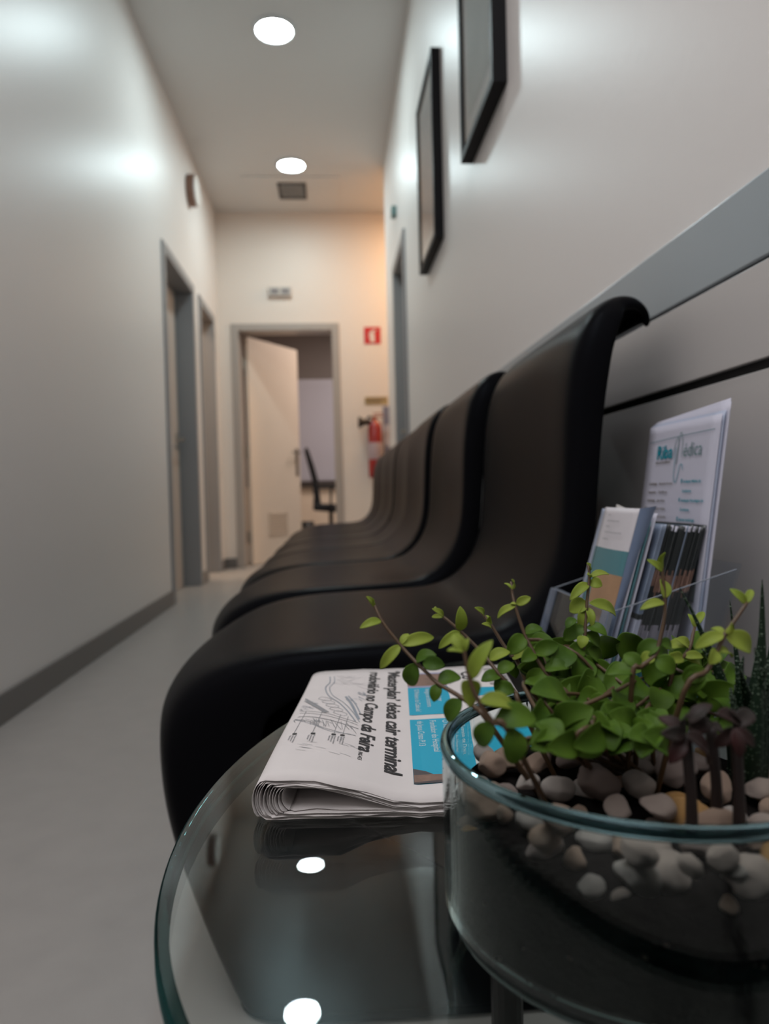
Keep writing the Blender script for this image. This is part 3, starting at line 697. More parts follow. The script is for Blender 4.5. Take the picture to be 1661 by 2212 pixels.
# world-space points of the plants and the larger pebbles
STEMS=[([(0.0611,0.285,0.5154),(0.0576,0.29,0.5193),(0.0521,0.295,0.5228),(0.0482,0.3,0.5245),(0.043,0.305,0.527),(0.0388,0.31,0.5309),(0.0345,0.315,0.5348),(0.0289,0.32,0.5409),(0.0212,0.325,0.5511),(0.0179,0.33,0.5582),(0.0149,0.335,0.5609)],[((0.0179,0.33,0.5582),(0.0144,0.3268,0.5626),0.0014,-0.4),((0.0185,0.33,0.5569),(0.0153,0.3288,0.5611),0.0012,-0.35),((0.0209,0.325,0.5512),(0.0107,0.3198,0.5493),0.0039,-0.1),((0.0292,0.32,0.5409),(0.0453,0.325,0.5428),0.0039,0.3),((0.0292,0.32,0.5409),(0.0332,0.3232,0.5452),0.0032,-0.28),((0.0292,0.32,0.5409),(0.0194,0.3204,0.5302),0.0046,-0.22),((0.0352,0.315,0.5342),(0.0441,0.3111,0.5378),0.0062,-0.39),((0.0377,0.31,0.5346),(0.0471,0.3066,0.5338),0.0058,0.43),((0.0351,0.315,0.5336),(0.0328,0.3189,0.5222),0.0039,0.31),((0.0436,0.305,0.5267),(0.0544,0.3086,0.5281),0.0054,-0.31),((0.0436,0.305,0.5264),(0.0412,0.3027,0.5192),0.0051,0.13),((0.0521,0.295,0.5222),(0.0461,0.2978,0.5121),0.0052,0.35)]),([(0.0594,0.245,0.5254),(0.0549,0.247,0.5275),(0.05,0.249,0.5351),(0.0475,0.251,0.5422),(0.0461,0.253,0.5514),(0.0453,0.255,0.5561)],[((0.0461,0.253,0.5519),(0.0429,0.2576,0.5577),0.0045,-0.41),((0.0461,0.253,0.5519),(0.0399,0.2543,0.5524),0.0022,0.17),((0.0461,0.253,0.5519),(0.0477,0.2531,0.5569),0.002,-0.32),((0.048,0.251,0.5422),(0.0559,0.2507,0.5563),0.0057,-0.41),((0.048,0.251,0.5422),(0.0483,0.2562,0.5305),0.0069,0.37),((0.0502,0.249,0.5351),(0.0637,0.2496,0.5318),0.0061,-0.2),((0.0549,0.247,0.5275),(0.05,0.2519,0.518),0.0054,0.07),((0.0549,0.247,0.528),(0.0637,0.2516,0.5266),0.0063,0.35),((0.0609,0.245,0.5263),(0.0612,0.2451,0.5128),0.0073,-0.09),((0.0555,0.247,0.5284),(0.0709,0.2482,0.5278),0.0034,-0.07)]),([(0.0805,0.31,0.5153),(0.0812,0.315,0.517),(0.0736,0.32,0.5262),(0.0709,0.325,0.5303),(0.0668,0.33,0.5353),(0.0599,0.335,0.5425),(0.0521,0.34,0.5493),(0.0494,0.345,0.5506)],[((0.0521,0.34,0.5493),(0.0461,0.3359,0.5543),0.0024,-0.19),((0.0521,0.34,0.5493),(0.0468,0.3438,0.5489),0.002,-0.46),((0.0494,0.345,0.5506),(0.0477,0.3396,0.554),0.0014,0.13),((0.0593,0.335,0.5432),(0.0591,0.3324,0.5554),0.0056,0.03),((0.0593,0.335,0.5429),(0.0485,0.3347,0.5351),0.004,-0.16),((0.0593,0.335,0.5429),(0.055,0.341,0.5364),0.0053,-0.3),((0.0709,0.325,0.531),(0.0806,0.324,0.5347),0.0061,-0.3),((0.0736,0.32,0.5262),(0.0819,0.3216,0.5293),0.0063,-0.22),((0.0749,0.32,0.5249),(0.0654,0.3183,0.5232),0.0057,0.25),((0.0755,0.32,0.5248),(0.0735,0.3178,0.5159),0.0063,0.06),((0.08,0.315,0.5183),(0.0715,0.3199,0.5205),0.0056,-0.4)]),([(0.0893,0.34,0.5232),(0.0863,0.344,0.5279),(0.0832,0.348,0.5328),(0.0786,0.352,0.5413),(0.0753,0.356,0.5464),(0.0719,0.36,0.5498)],[((0.0753,0.356,0.5464),(0.0697,0.3507,0.5516),0.0015,-0.27),((0.0774,0.356,0.5442),(0.0767,0.3592,0.5458),0.0021,0.12),((0.0782,0.352,0.541),(0.0766,0.3488,0.5472),0.0029,-0.17),((0.0782,0.352,0.5406),(0.0725,0.3481,0.5438),0.0017,-0.04),((0.0863,0.344,0.5279),(0.0925,0.3385,0.531),0.0068,0.2),((0.0876,0.344,0.5251),(0.0894,0.3488,0.5155),0.0061,0.45)]),([(0.1041,0.31,0.5148),(0.0992,0.3143,0.5208),(0.0948,0.3186,0.5269),(0.0909,0.3229,0.5352),(0.0883,0.3271,0.5423),(0.0856,0.3314,0.5535),(0.0852,0.3357,0.5596),(0.0857,0.34,0.5651)],[((0.0849,0.3357,0.5623),(0.0819,0.3385,0.5649),0.0017,0.46),((0.0847,0.3357,0.5623),(0.0836,0.3299,0.5678),0.0017,-0.21),((0.0858,0.3314,0.5549),(0.0777,0.337,0.5482),0.0033,0.28),((0.0858,0.3314,0.5555),(0.0927,0.3304,0.5588),0.0041,0.44),((0.0858,0.3314,0.5555),(0.0833,0.3329,0.5557),0.0017,0.32),((0.0884,0.3271,0.5416),(0.0795,0.3247,0.5333),0.0061,-0.31),((0.0884,0.3271,0.5423),(0.0971,0.3265,0.5444),0.005,-0.36),((0.0916,0.3229,0.5345),(0.1031,0.3214,0.5376),0.0051,0.46),((0.0916,0.3229,0.5339),(0.1001,0.3208,0.5314),0.007,-0.49),((0.0916,0.3229,0.5345),(0.0841,0.3174,0.5315),0.0064,-0.33),((0.0948,0.3186,0.5269),(0.0877,0.322,0.5192),0.0069,-0.14),((0.0948,0.3186,0.5269),(0.1064,0.3161,0.5283),0.0069,-0.4),((0.0992,0.3143,0.5208),(0.0909,0.3201,0.5099),0.0124,-0.08),((0.0992,0.3143,0.5208),(0.1037,0.3108,0.5177),0.0093,-0.44)]),([(0.1082,0.325,0.5214),(0.1147,0.3292,0.5289),(0.119,0.3333,0.5333),(0.1216,0.3375,0.5435),(0.1242,0.3417,0.5554),(0.127,0.3458,0.5654),(0.1279,0.35,0.5714)],[((0.1285,0.35,0.5685),(0.1255,0.3447,0.5727),0.0015,-0.33),((0.127,0.3458,0.5654),(0.1381,0.348,0.5664),0.0029,-0.35),((0.127,0.3458,0.5654),(0.124,0.3403,0.5675),0.0016,-0.01),((0.127,0.3458,0.5632),(0.1324,0.3428,0.5613),0.0055,0.5),((0.1266,0.3458,0.5625),(0.1152,0.3413,0.555),0.0029,0.03),((0.1246,0.3417,0.5532),(0.1161,0.345,0.5488),0.008,-0.09),((0.1249,0.3417,0.5532),(0.1414,0.3475,0.5451),0.0037,-0.02),((0.1238,0.3417,0.5511),(0.1189,0.3386,0.5413),0.0061,-0.09),((0.1242,0.3417,0.5511),(0.1244,0.3361,0.5422),0.004,-0.08),((0.1165,0.3375,0.5465),(0.1109,0.3345,0.5424),0.0027,0.39),((0.1214,0.3375,0.5421),(0.1116,0.3415,0.5352),0.0032,-0.0),((0.1221,0.3375,0.5421),(0.1302,0.3319,0.539),0.0028,-0.25),((0.121,0.3375,0.5393),(0.1272,0.3344,0.5327),0.0073,-0.29),((0.1195,0.3333,0.5388),(0.1165,0.3301,0.5334),0.0053,0.37),((0.119,0.3333,0.5333),(0.108,0.329,0.5299),0.0041,-0.45),((0.1204,0.3333,0.5319),(0.1293,0.3385,0.5237),0.0046,0.07),((0.1183,0.3333,0.5333),(0.1168,0.3392,0.5328),0.002,-0.1),((0.1147,0.3292,0.5289),(0.1023,0.334,0.5276),0.0078,0.15),((0.1132,0.3292,0.5262),(0.1256,0.3327,0.5228),0.0078,0.24)]),([(0.1221,0.285,0.5305),(0.1268,0.2871,0.5345),(0.134,0.2893,0.5385),(0.137,0.2914,0.544),(0.14,0.2936,0.5521),(0.1418,0.2957,0.559),(0.1419,0.2979,0.5723),(0.1425,0.3,0.5765)],[((0.1419,0.2979,0.573),(0.135,0.2978,0.5785),0.0026,-0.41),((0.1419,0.2979,0.573),(0.1415,0.2944,0.5818),0.0029,0.37),((0.1415,0.2957,0.5615),(0.1426,0.3005,0.5695),0.0054,0.42),((0.1415,0.2957,0.5597),(0.1298,0.2938,0.5576),0.0039,0.16),((0.1373,0.2914,0.5437),(0.1288,0.295,0.5368),0.0063,0.14),((0.137,0.2914,0.5434),(0.1444,0.2952,0.5392),0.0035,0.03),((0.134,0.2893,0.5385),(0.1286,0.2911,0.5353),0.0057,0.19),((0.134,0.2893,0.5373),(0.1412,0.2865,0.5317),0.008,0.42),((0.1268,0.2871,0.5345),(0.1218,0.2926,0.5389),0.0062,-0.43),((0.1234,0.285,0.5328),(0.1134,0.2907,0.5312),0.0073,0.46)]),([(0.134,0.265,0.5296),(0.1442,0.2667,0.5371),(0.1492,0.2683,0.5438),(0.1538,0.27,0.5506),(0.1595,0.2717,0.5564),(0.1642,0.2733,0.5611),(0.1661,0.275,0.5619)],[((0.1658,0.275,0.5614),(0.1601,0.277,0.5677),0.0033,-0.46),((0.1658,0.275,0.5614),(0.1712,0.2798,0.5666),0.0017,-0.37),((0.1538,0.27,0.5506),(0.151,0.2756,0.552),0.0032,0.17),((0.1538,0.27,0.5512),(0.1537,0.2647,0.5561),0.0032,-0.33),((0.1535,0.27,0.5507),(0.142,0.2716,0.5451),0.0051,0.07),((0.1538,0.27,0.5501),(0.1667,0.273,0.5432),0.008,0.43),((0.1492,0.2683,0.5449),(0.1444,0.265,0.5403),0.005,-0.5),((0.1492,0.2683,0.5444),(0.1586,0.2734,0.5406),0.0042,-0.49),((0.1442,0.2667,0.5377),(0.1366,0.2712,0.5329),0.0068,-0.38),((0.1436,0.2667,0.5371),(0.1384,0.2704,0.5279),0.0068,0.28)]),([(0.1515,0.31,0.5253),(0.1588,0.3137,0.5313),(0.1639,0.3175,0.5349),(0.1676,0.3213,0.5407),(0.1703,0.325,0.5425)],[((0.17,0.325,0.5426),(0.1694,0.3295,0.5483),0.0022,0.05),((0.17,0.325,0.5426),(0.1775,0.3295,0.549),0.0026,-0.3),((0.17,0.325,0.5419),(0.1715,0.3271,0.5476),0.0022,-0.17),((0.1639,0.3175,0.5362),(0.1545,0.3222,0.5336),0.0056,0.27),((0.1635,0.3175,0.5349),(0.1573,0.3172,0.5392),0.005,0.03),((0.1588,0.3137,0.5313),(0.1447,0.3081,0.5312),0.005,-0.47),((0.1588,0.3137,0.5313),(0.1689,0.3149,0.5306),0.0043,-0.01),((0.1588,0.3137,0.5313),(0.1693,0.3181,0.5265),0.005,0.11)]),([(0.1418,0.3176,0.478),(0.0948,0.3464,0.5309),(0.1094,0.3266,0.5343),(0.1204,0.3213,0.5232)],[((0.0948,0.3464,0.5309),(0.1058,0.3364,0.5351),0.0118,-0.26),((0.1094,0.3266,0.5343),(0.0985,0.3166,0.5268),0.0126,-0.0),((0.117,0.3282,0.5301),(0.1094,0.3182,0.52),0.0142,-0.45),((0.1007,0.2995,0.5158),(0.0806,0.2895,0.5258),0.0157,0.51),((0.1204,0.3213,0.5232),(0.1076,0.3113,0.5132),0.0161,-0.69),((0.1403,0.3282,0.5221),(0.123,0.3182,0.5157),0.015,0.02)]),([(0.1442,0.3166,0.478),(0.0886,0.2803,0.5128),(0.1177,0.2907,0.5239),(0.1437,0.3234,0.5199)],[((0.0886,0.2803,0.5128),(0.0998,0.2703,0.5234),0.0147,0.22),((0.1088,0.3014,0.5159),(0.1168,0.2914,0.5153),0.0103,0.42),((0.1177,0.2907,0.5239),(0.1146,0.2807,0.5147),0.0132,-0.64),((0.1437,0.3234,0.5199),(0.1536,0.3134,0.5279),0.0133,0.45),((0.1329,0.302,0.5173),(0.1376,0.292,0.5078),0.0151,-0.2),((0.1465,0.3109,0.5182),(0.1585,0.3009,0.5152),0.0149,-0.16)]),([(0.1334,0.3087,0.478),(0.125,0.2841,0.5133),(0.1676,0.3368,0.5142),(0.1868,0.3174,0.5236)],[((0.1676,0.3368,0.5142),(0.1737,0.3268,0.5263),0.0138,0.65),((0.1874,0.3429,0.5349),(0.1755,0.3329,0.5276),0.0117,0.52),((0.1717,0.3488,0.533),(0.1691,0.3388,0.525),0.0111,-0.59),((0.1587,0.3002,0.5153),(0.169,0.2902,0.5242),0.0143,0.78),((0.1868,0.3174,0.5236),(0.1741,0.3074,0.5195),0.0094,-0.17),((0.125,0.2841,0.5133),(0.1089,0.2741,0.5093),0.0129,-0.32)]),([(0.1337,0.3176,0.478),(0.0726,0.2656,0.5128),(0.09,0.2789,0.5098),(0.1341,0.2872,0.5047)],[((0.1341,0.2872,0.5047),(0.1206,0.2772,0.518),0.0124,0.02),((0.0781,0.27,0.5196),(0.083,0.26,0.5138),0.0117,-0.38),((0.09,0.2789,0.5098),(0.0971,0.2689,0.507),0.0108,0.46),((0.0726,0.2656,0.5128),(0.0824,0.2556,0.5182),0.0109,-0.6),((0.0998,0.2756,0.5181),(0.1047,0.2656,0.5138),0.0106,0.78),((0.1407,0.3132,0.5193),(0.1234,0.3032,0.5159),0.0128,-0.0)]),([(0.128,0.3124,0.478),(0.0852,0.286,0.521),(0.1081,0.3102,0.5174),(0.1257,0.3038,0.5136)],[((0.1155,0.2825,0.5093),(0.1054,0.2725,0.524),0.0128,-0.08),((0.1021,0.3284,0.5227),(0.1103,0.3184,0.5172),0.0127,-0.46),((0.1081,0.3102,0.5174),(0.1165,0.3002,0.5137),0.012,0.85),((0.1489,0.3123,0.5139),(0.1473,0.3023,0.5278),0.0121,0.29),((0.1257,0.3038,0.5136),(0.1348,0.2938,0.5107),0.0124,0.62),((0.0852,0.286,0.521),(0.0755,0.276,0.5157),0.0111,-0.85)]),([(0.142,0.3057,0.478),(0.0988,0.289,0.5058),(0.1507,0.3364,0.5225),(0.1567,0.3049,0.5253)],[((0.0988,0.289,0.5058),(0.0839,0.279,0.518),0.0132,-0.53),((0.1567,0.3049,0.5253),(0.1582,0.2949,0.5174),0.0125,-0.31),((0.1511,0.3043,0.5146),(0.1422,0.2943,0.5067),0.0125,-0.24),((0.1807,0.3458,0.5186),(0.1645,0.3358,0.5288),0.0118,-0.51),((0.1507,0.3364,0.5225),(0.1337,0.3264,0.5209),0.0115,0.33),((0.1228,0.3347,0.5226),(0.1315,0.3247,0.5202),0.0114,0.73)]),([(0.1184,0.3007,0.478),(0.0853,0.3194,0.5214),(0.0936,0.2788,0.508),(0.1427,0.3029,0.5203)],[((0.0916,0.3336,0.5196),(0.0956,0.3236,0.5319),0.0122,0.62),((0.1594,0.291,0.5186),(0.163,0.281,0.5143),0.0106,-0.65),((0.1427,0.3029,0.5203),(0.1365,0.2929,0.5126),0.0117,0.07),((0.0936,0.2788,0.508),(0.0994,0.2688,0.5198),0.012,0.61),((0.0853,0.3194,0.5214),(0.0961,0.3094,0.5193),0.0124,-0.62),((0.0985,0.3298,0.5245),(0.1063,0.3198,0.5161),0.0147,0.13)]),([(0.1401,0.3126,0.478),(0.1123,0.2996,0.5144),(0.1188,0.321,0.5129),(0.1648,0.3249,0.5133)],[((0.1472,0.3539,0.52),(0.1501,0.3439,0.5362),0.0162,-0.28),((0.1856,0.3521,0.5287),(0.1716,0.3421,0.5194),0.0147,0.8),((0.1123,0.2996,0.5144),(0.1138,0.2896,0.5076),0.0115,0.87),((0.1188,0.321,0.5129),(0.0979,0.311,0.521),0.0152,-0.56),((0.1142,0.3593,0.5286),(0.1012,0.3493,0.5194),0.0153,0.79),((0.1648,0.3249,0.5133),(0.1744,0.3149,0.5108),0.013,-0.35)]),([(0.1319,0.3048,0.478),(0.0943,0.3054,0.5006),(0.1309,0.3056,0.5082),(0.164,0.311,0.4987)],[((0.164,0.311,0.4987),(0.1554,0.301,0.5122),0.0109,-0.65),((0.1817,0.3446,0.5255),(0.1781,0.3346,0.5157),0.0132,-0.26),((0.163,0.3302,0.5177),(0.1726,0.3202,0.5116),0.0149,-0.85),((0.0943,0.3054,0.5006),(0.0994,0.2954,0.512),0.0112,-0.15),((0.0976,0.3186,0.5215),(0.1018,0.3086,0.5142),0.0124,0.1),((0.1309,0.3056,0.5082),(0.1275,0.2956,0.4991),0.0134,0.85)]),([(0.1124,0.3096,0.478),(0.098,0.3341,0.5302),(0.1035,0.2998,0.5086),(0.1315,0.3128,0.5132)],[((0.1008,0.3395,0.5142),(0.0855,0.3295,0.5262),0.0141,0.21),((0.1315,0.3128,0.5132),(0.1236,0.3028,0.505),0.0128,0.4),((0.098,0.3341,0.5302),(0.0981,0.3241,0.5187),0.0153,0.54),((0.1213,0.3,0.5073),(0.1013,0.29,0.516),0.0143,-0.57),((0.1392,0.3092,0.5158),(0.1374,0.2992,0.5067),0.0131,-0.33),((0.1035,0.2998,0.5086),(0.1109,0.2898,0.504),0.0121,-0.28)]),([(0.1401,0.3071,0.478),(0.0977,0.3077,0.5138),(0.159,0.3267,0.5113),(0.1773,0.3445,0.5155)],[((0.1831,0.3429,0.507),(0.1807,0.3329,0.5244),0.0158,0.83),((0.159,0.3267,0.5113),(0.1635,0.3167,0.504),0.0131,-0.3),((0.0977,0.3077,0.5138),(0.0931,0.2977,0.5061),0.012,-0.24),((0.1728,0.3587,0.515),(0.1571,0.3487,0.5263),0.0127,-0.05),((0.0992,0.2967,0.5131),(0.0853,0.2867,0.511),0.0108,0.17),((0.1773,0.3445,0.5155),(0.1862,0.3345,0.5094),0.0145,0.38)]),([(0.1219,0.3084,0.478),(0.11,0.3546,0.5251),(0.1264,0.3194,0.5075),(0.1613,0.3436,0.5204)],[((0.1264,0.3194,0.5075),(0.1098,0.3094,0.5152),0.0113,0.58),((0.112,0.3029,0.5048),(0.1199,0.2929,0.5028),0.0111,0.8),((0.1613,0.3436,0.5204),(0.1526,0.3336,0.5113),0.0132,0.08),((0.11,0.3546,0.5251),(0.0887,0.3446,0.5341),0.0167,-0.04),((0.1543,0.3122,0.5077),(0.161,0.3022,0.5008),0.0141,-0.05),((0.1944,0.3453,0.5265),(0.1807,0.3353,0.5171),0.0146,0.83)]),([(0.1388,0.3025,0.478),(0.1342,0.2944,0.5029),(0.1402,0.3205,0.5093),(0.1643,0.318,0.5088)],[((0.1419,0.3285,0.5019),(0.128,0.3185,0.5178),0.0154,-0.15),((0.14,0.2832,0.5112),(0.1343,0.2732,0.5053),0.0101,0.64),((0.1402,0.3205,0.5093),(0.1511,0.3105,0.5057),0.0142,-0.12),((0.1342,0.2944,0.5029),(0.1273,0.2844,0.5169),0.0113,0.74),((0.1848,0.3281,0.5182),(0.1663,0.3181,0.513),0.0139,0.82),((0.1643,0.318,0.5088),(0.1695,0.308,0.5033),0.0122,0.75)]),([(0.1396,0.3002,0.478),(0.1048,0.2931,0.5089),(0.1115,0.3022,0.5101),(0.1401,0.3632,0.5195)],[((0.1094,0.3464,0.5145),(0.1237,0.3364,0.5192),0.0148,-0.88),((0.1583,0.2881,0.5112),(0.16,0.2781,0.5051),0.0114,0.03),((0.1115,0.3022,0.5101),(0.1197,0.2922,0.5075),0.0115,0.25),((0.1401,0.3632,0.5195),(0.1423,0.3532,0.5332),0.0133,0.02),((0.1384,0.3134,0.5134),(0.1267,0.3034,0.5058),0.0133,-0.78),((0.1048,0.2931,0.5089),(0.1131,0.2831,0.5049),0.0125,-0.71)]),([(0.133,0.3153,0.478),(0.092,0.2891,0.5036),(0.1205,0.3613,0.5167),(0.1651,0.2921,0.5098)],[((0.1205,0.3613,0.5167),(0.1085,0.3513,0.5338),0.0172,-0.29),((0.1651,0.2921,0.5098),(0.1563,0.2821,0.5021),0.0124,-0.69),((0.1233,0.3572,0.5266),(0.1341,0.3472,0.5226),0.0135,0.82),((0.092,0.2891,0.5036),(0.0998,0.2791,0.5158),0.0134,0.08),((0.1704,0.3489,0.5263),(0.1732,0.3389,0.5178),0.0131,-0.25),((0.1083,0.2998,0.5083),(0.1039,0.2898,0.5017),0.0109,0.07)]),([(0.1238,0.3148,0.478),(0.1156,0.3556,0.5298),(0.142,0.3058,0.5139),(0.1922,0.3421,0.5227)],[((0.1519,0.3082,0.5034),(0.1526,0.2982,0.5177),0.0128,-0.59),((0.1922,0.3421,0.5227),(0.1804,0.3321,0.5132),0.0142,0.08),((0.1156,0.3556,0.5298),(0.1099,0.3456,0.521),0.0123,-0.55),((0.1286,0.3614,0.5158),(0.1327,0.3514,0.5282),0.0127,0.41),((0.1953,0.3497,0.5207),(0.1923,0.3397,0.5082),0.0162,-0.3),((0.142,0.3058,0.5139),(0.1446,0.2958,0.5058),0.0132,-0.36)]),([(0.1162,0.3028,0.478),(0.0899,0.2624,0.5142),(0.1035,0.2709,0.5164),(0.1175,0.2769,0.5085)],[((0.1279,0.2667,0.5051),(0.1138,0.2567,0.5171),0.0113,-0.03),((0.1035,0.2709,0.5164),(0.1042,0.2609,0.5097),0.0115,0.29),((0.1124,0.2761,0.5145),(0.099,0.2661,0.5127),0.0099,0.54),((0.1175,0.2769,0.5085),(0.1227,0.2669,0.5171),0.0097,-0.58),((0.0899,0.2624,0.5142),(0.0756,0.2524,0.5153),0.0097,-0.84),((0.1015,0.2654,0.5168),(0.0867,0.2554,0.5142),0.0116,-0.9)]),([(0.1194,0.3053,0.478),(0.0837,0.2654,0.5136),(0.0987,0.2858,0.5053),(0.1239,0.2676,0.5075)],[((0.0987,0.2858,0.5053),(0.0977,0.2758,0.5189),0.0111,-0.5),((0.0837,0.2654,0.5136),(0.0707,0.2554,0.5143),0.0091,-0.19),((0.1303,0.2834,0.5178),(0.1276,0.2734,0.5117),0.0102,0.42),((0.1239,0.2676,0.5075),(0.1088,0.2576,0.516),0.0098,0.52),((0.0998,0.2724,0.5161),(0.1085,0.2624,0.5144),0.0115,-0.89),((0.0899,0.2816,0.5124),(0.0893,0.2716,0.5042),0.0128,0.43)]),([(0.1337,0.3113,0.478),(0.0993,0.2682,0.5155),(0.1095,0.2838,0.5168),(0.1224,0.2846,0.5089)],[((0.1055,0.2705,0.5068),(0.1157,0.2605,0.5128),0.0121,-0.28),((0.0993,0.2682,0.5155),(0.0895,0.2582,0.5096),0.0117,-0.9),((0.1181,0.287,0.5176),(0.1055,0.277,0.5124),0.0118,0.13),((0.1224,0.2846,0.5089),(0.1315,0.2746,0.5157),0.0118,-0.12),((0.1256,0.282,0.512),(0.1244,0.272,0.5067),0.0097,-0.74),((0.1095,0.2838,0.5168),(0.1156,0.2738,0.5112),0.0124,-0.85)]),([(0.1314,0.3195,0.478),(0.1051,0.2728,0.5082),(0.121,0.2887,0.514),(0.1213,0.2804,0.509),(0.1229,0.2664,0.5144)],[((0.1213,0.2804,0.509),(0.1045,0.2704,0.5195),0.0124,-0.08),((0.121,0.2887,0.514),(0.1077,0.2787,0.5084),0.0126,0.69),((0.1229,0.2664,0.5144),(0.1126,0.2564,0.5083),0.0118,0.7),((0.1051,0.2728,0.5082),(0.1135,0.2628,0.5156),0.0112,-0.71)])]
HAW=[((0.1871,0.301,0.4987),(0.2057,0.2959,0.5147),0.0055),((0.1853,0.2984,0.4997),(0.1986,0.2915,0.5177),0.0057),((0.1843,0.3084,0.4991),(0.1772,0.3138,0.5111),0.0051),((0.1795,0.3036,0.4977),(0.1922,0.3084,0.5109),0.0057),((0.1806,0.3003,0.5133),(0.1649,0.301,0.5271),0.0048),((0.1715,0.2752,0.521),(0.1704,0.2671,0.5389),0.0056),((0.1768,0.2951,0.5158),(0.1761,0.2946,0.5353),0.0058),((0.1782,0.2838,0.5132),(0.1764,0.2737,0.5315),0.0059),((0.1704,0.2822,0.5073),(0.1794,0.2752,0.5227),0.0051),((0.1852,0.3055,0.5113),(0.2042,0.3104,0.5271),0.0061),((0.1916,0.3071,0.4981),(0.1821,0.2973,0.5262),0.0047),((0.182,0.3049,0.5041),(0.1943,0.3003,0.5212),0.0057),((0.1733,0.2889,0.5062),(0.166,0.2882,0.5206),0.0061),((0.1818,0.3023,0.4959),(0.1969,0.309,0.5076),0.0066),((0.1834,0.2965,0.508),(0.1806,0.2882,0.5327),0.0063),((0.1783,0.2911,0.5158),(0.1662,0.281,0.5339),0.0053),((0.1781,0.29,0.5144),(0.1852,0.295,0.5684),0.0076),((0.1876,0.31,0.5047),(0.182,0.315,0.5566),0.0044),((0.1707,0.3,0.5276),(0.1531,0.305,0.5645),0.0037),((0.1863,0.31,0.508),(0.1677,0.315,0.5353),0.0044),((0.1856,0.3,0.5111),(0.1971,0.305,0.5478),0.006),((0.1772,0.295,0.5067),(0.1766,0.3,0.5356),0.0065),((0.1756,0.28,0.5146),(0.1816,0.285,0.5363),0.0067),((0.1769,0.3,0.5051),(0.1669,0.305,0.5323),0.0048),((0.1775,0.285,0.5099),(0.1923,0.29,0.5298),0.0063),((0.1657,0.27,0.5153),(0.1692,0.275,0.5438),0.006),((0.164,0.275,0.5108),(0.1616,0.28,0.5265),0.005)]
RED_STALKS=[((0.1208,0.235,0.4988),(0.1193,0.235,0.5238)),((0.1377,0.235,0.4979),(0.137,0.235,0.5254)),((0.1356,0.245,0.4988),(0.1338,0.245,0.5223))]
RED_LEAVES=[((0.1194,0.235,0.5248),(0.1088,0.2315,0.526),0.0052),((0.1219,0.24,0.523),(0.1143,0.2452,0.5273),0.0048),((0.1168,0.23,0.5261),(0.1272,0.2343,0.5137),0.0051),((0.1194,0.235,0.5248),(0.1182,0.23,0.5329),0.0047),((0.1227,0.24,0.524),(0.1338,0.245,0.5249),0.0048),((0.1232,0.24,0.526),(0.1324,0.2413,0.5322),0.0029),((0.1194,0.235,0.5243),(0.1116,0.2313,0.5157),0.0038),((0.137,0.235,0.5259),(0.1473,0.2416,0.5289),0.0038),((0.1399,0.24,0.5241),(0.1293,0.2321,0.5317),0.0043),((0.1341,0.23,0.5272),(0.1401,0.2284,0.5211),0.0042),((0.137,0.235,0.5254),(0.1306,0.2366,0.5187),0.0052),((0.1399,0.24,0.5241),(0.1358,0.2346,0.5316),0.0048),((0.1338,0.245,0.5223),(0.13,0.2449,0.5251),0.0044),((0.1338,0.245,0.5223),(0.1426,0.2511,0.5171),0.0049),((0.1329,0.228,0.5279),(0.1333,0.2255,0.5187),0.0037)]
PEBBLES=[(0.1065,0.285,0.4877,0.0092),(0.0914,0.29,0.4845,0.0072),(0.1364,0.305,0.4883,0.0085),(0.1243,0.285,0.4867,0.0075),(0.0799,0.295,0.485,0.0052),(0.0673,0.31,0.488,0.0073),(0.0651,0.33,0.4871,0.0058),(0.1243,0.32,0.4866,0.007),(0.0897,0.315,0.4849,0.0065),(0.1049,0.315,0.4862,0.0055),(0.0782,0.32,0.4857,0.0075),(0.1528,0.275,0.4873,0.0073),(0.1705,0.275,0.4863,0.0073),(0.1562,0.3,0.4871,0.0062),(0.1757,0.29,0.4878,0.0051),(0.1205,0.26,0.4882,0.0069),(0.1091,0.27,0.4835,0.0055),(0.0648,0.235,0.488,0.0065),(0.0934,0.215,0.4919,0.0057),(0.1099,0.212,0.4894,0.0044),(0.1238,0.21,0.4867,0.0043),(0.1207,0.215,0.4916,0.005),(0.073,0.235,0.496,0.0062),(0.0572,0.25,0.4928,0.0037)]
# ------------------------------------------------------------ glass bowl planter
BC = (.1232,.286); BR = .0805; RZ = .505
bowl = tag(empty('glass_bowl',(BC[0],BC[1],TZ)), 'round clear glass bowl planter on the glass table beside the newspaper', 'bowl')
bg = thin_glass('bowl_glass',(.95,.975,.97)); rimg = real_glass('bowl_rim_glass',(.24,.38,.41)); heel = real_glass('bowl_heel_glass',(.78,.92,.92))
wallg = real_glass('bowl_wall_glass',(.93,.975,.97),ior=1.30)
G().lathe([(BR,TZ+.0122),(BR,RZ-.004),(BR-.0040,RZ-.004),(BR-.0040,TZ+.0122)],BC,160,close=True).build('glass_wall', wallg, bowl, smooth=False)
rp = [(BR-.00175+.0025*math.cos(a), RZ-.0024+.0028*math.sin(a)) for a in (2*PI*i/12 for i in range(12))]
G().lathe(rp[::-1],BC,128,close=True).build('rim', rimg, bowl, smooth=True)
hp = [(.001,TZ+.0005),(BR-.016,TZ+.0005),(BR-.008,TZ+.0018),(BR-.0025,TZ+.0060),(BR,TZ+.0120),(BR-.0035,TZ+.0122),(BR-.0050,TZ+.0095),(BR-.009,TZ+.0065),(BR-.016,TZ+.0052),(.001,TZ+.005)]
G().lathe(hp,BC,128).build('base', heel, bowl, smooth=True)

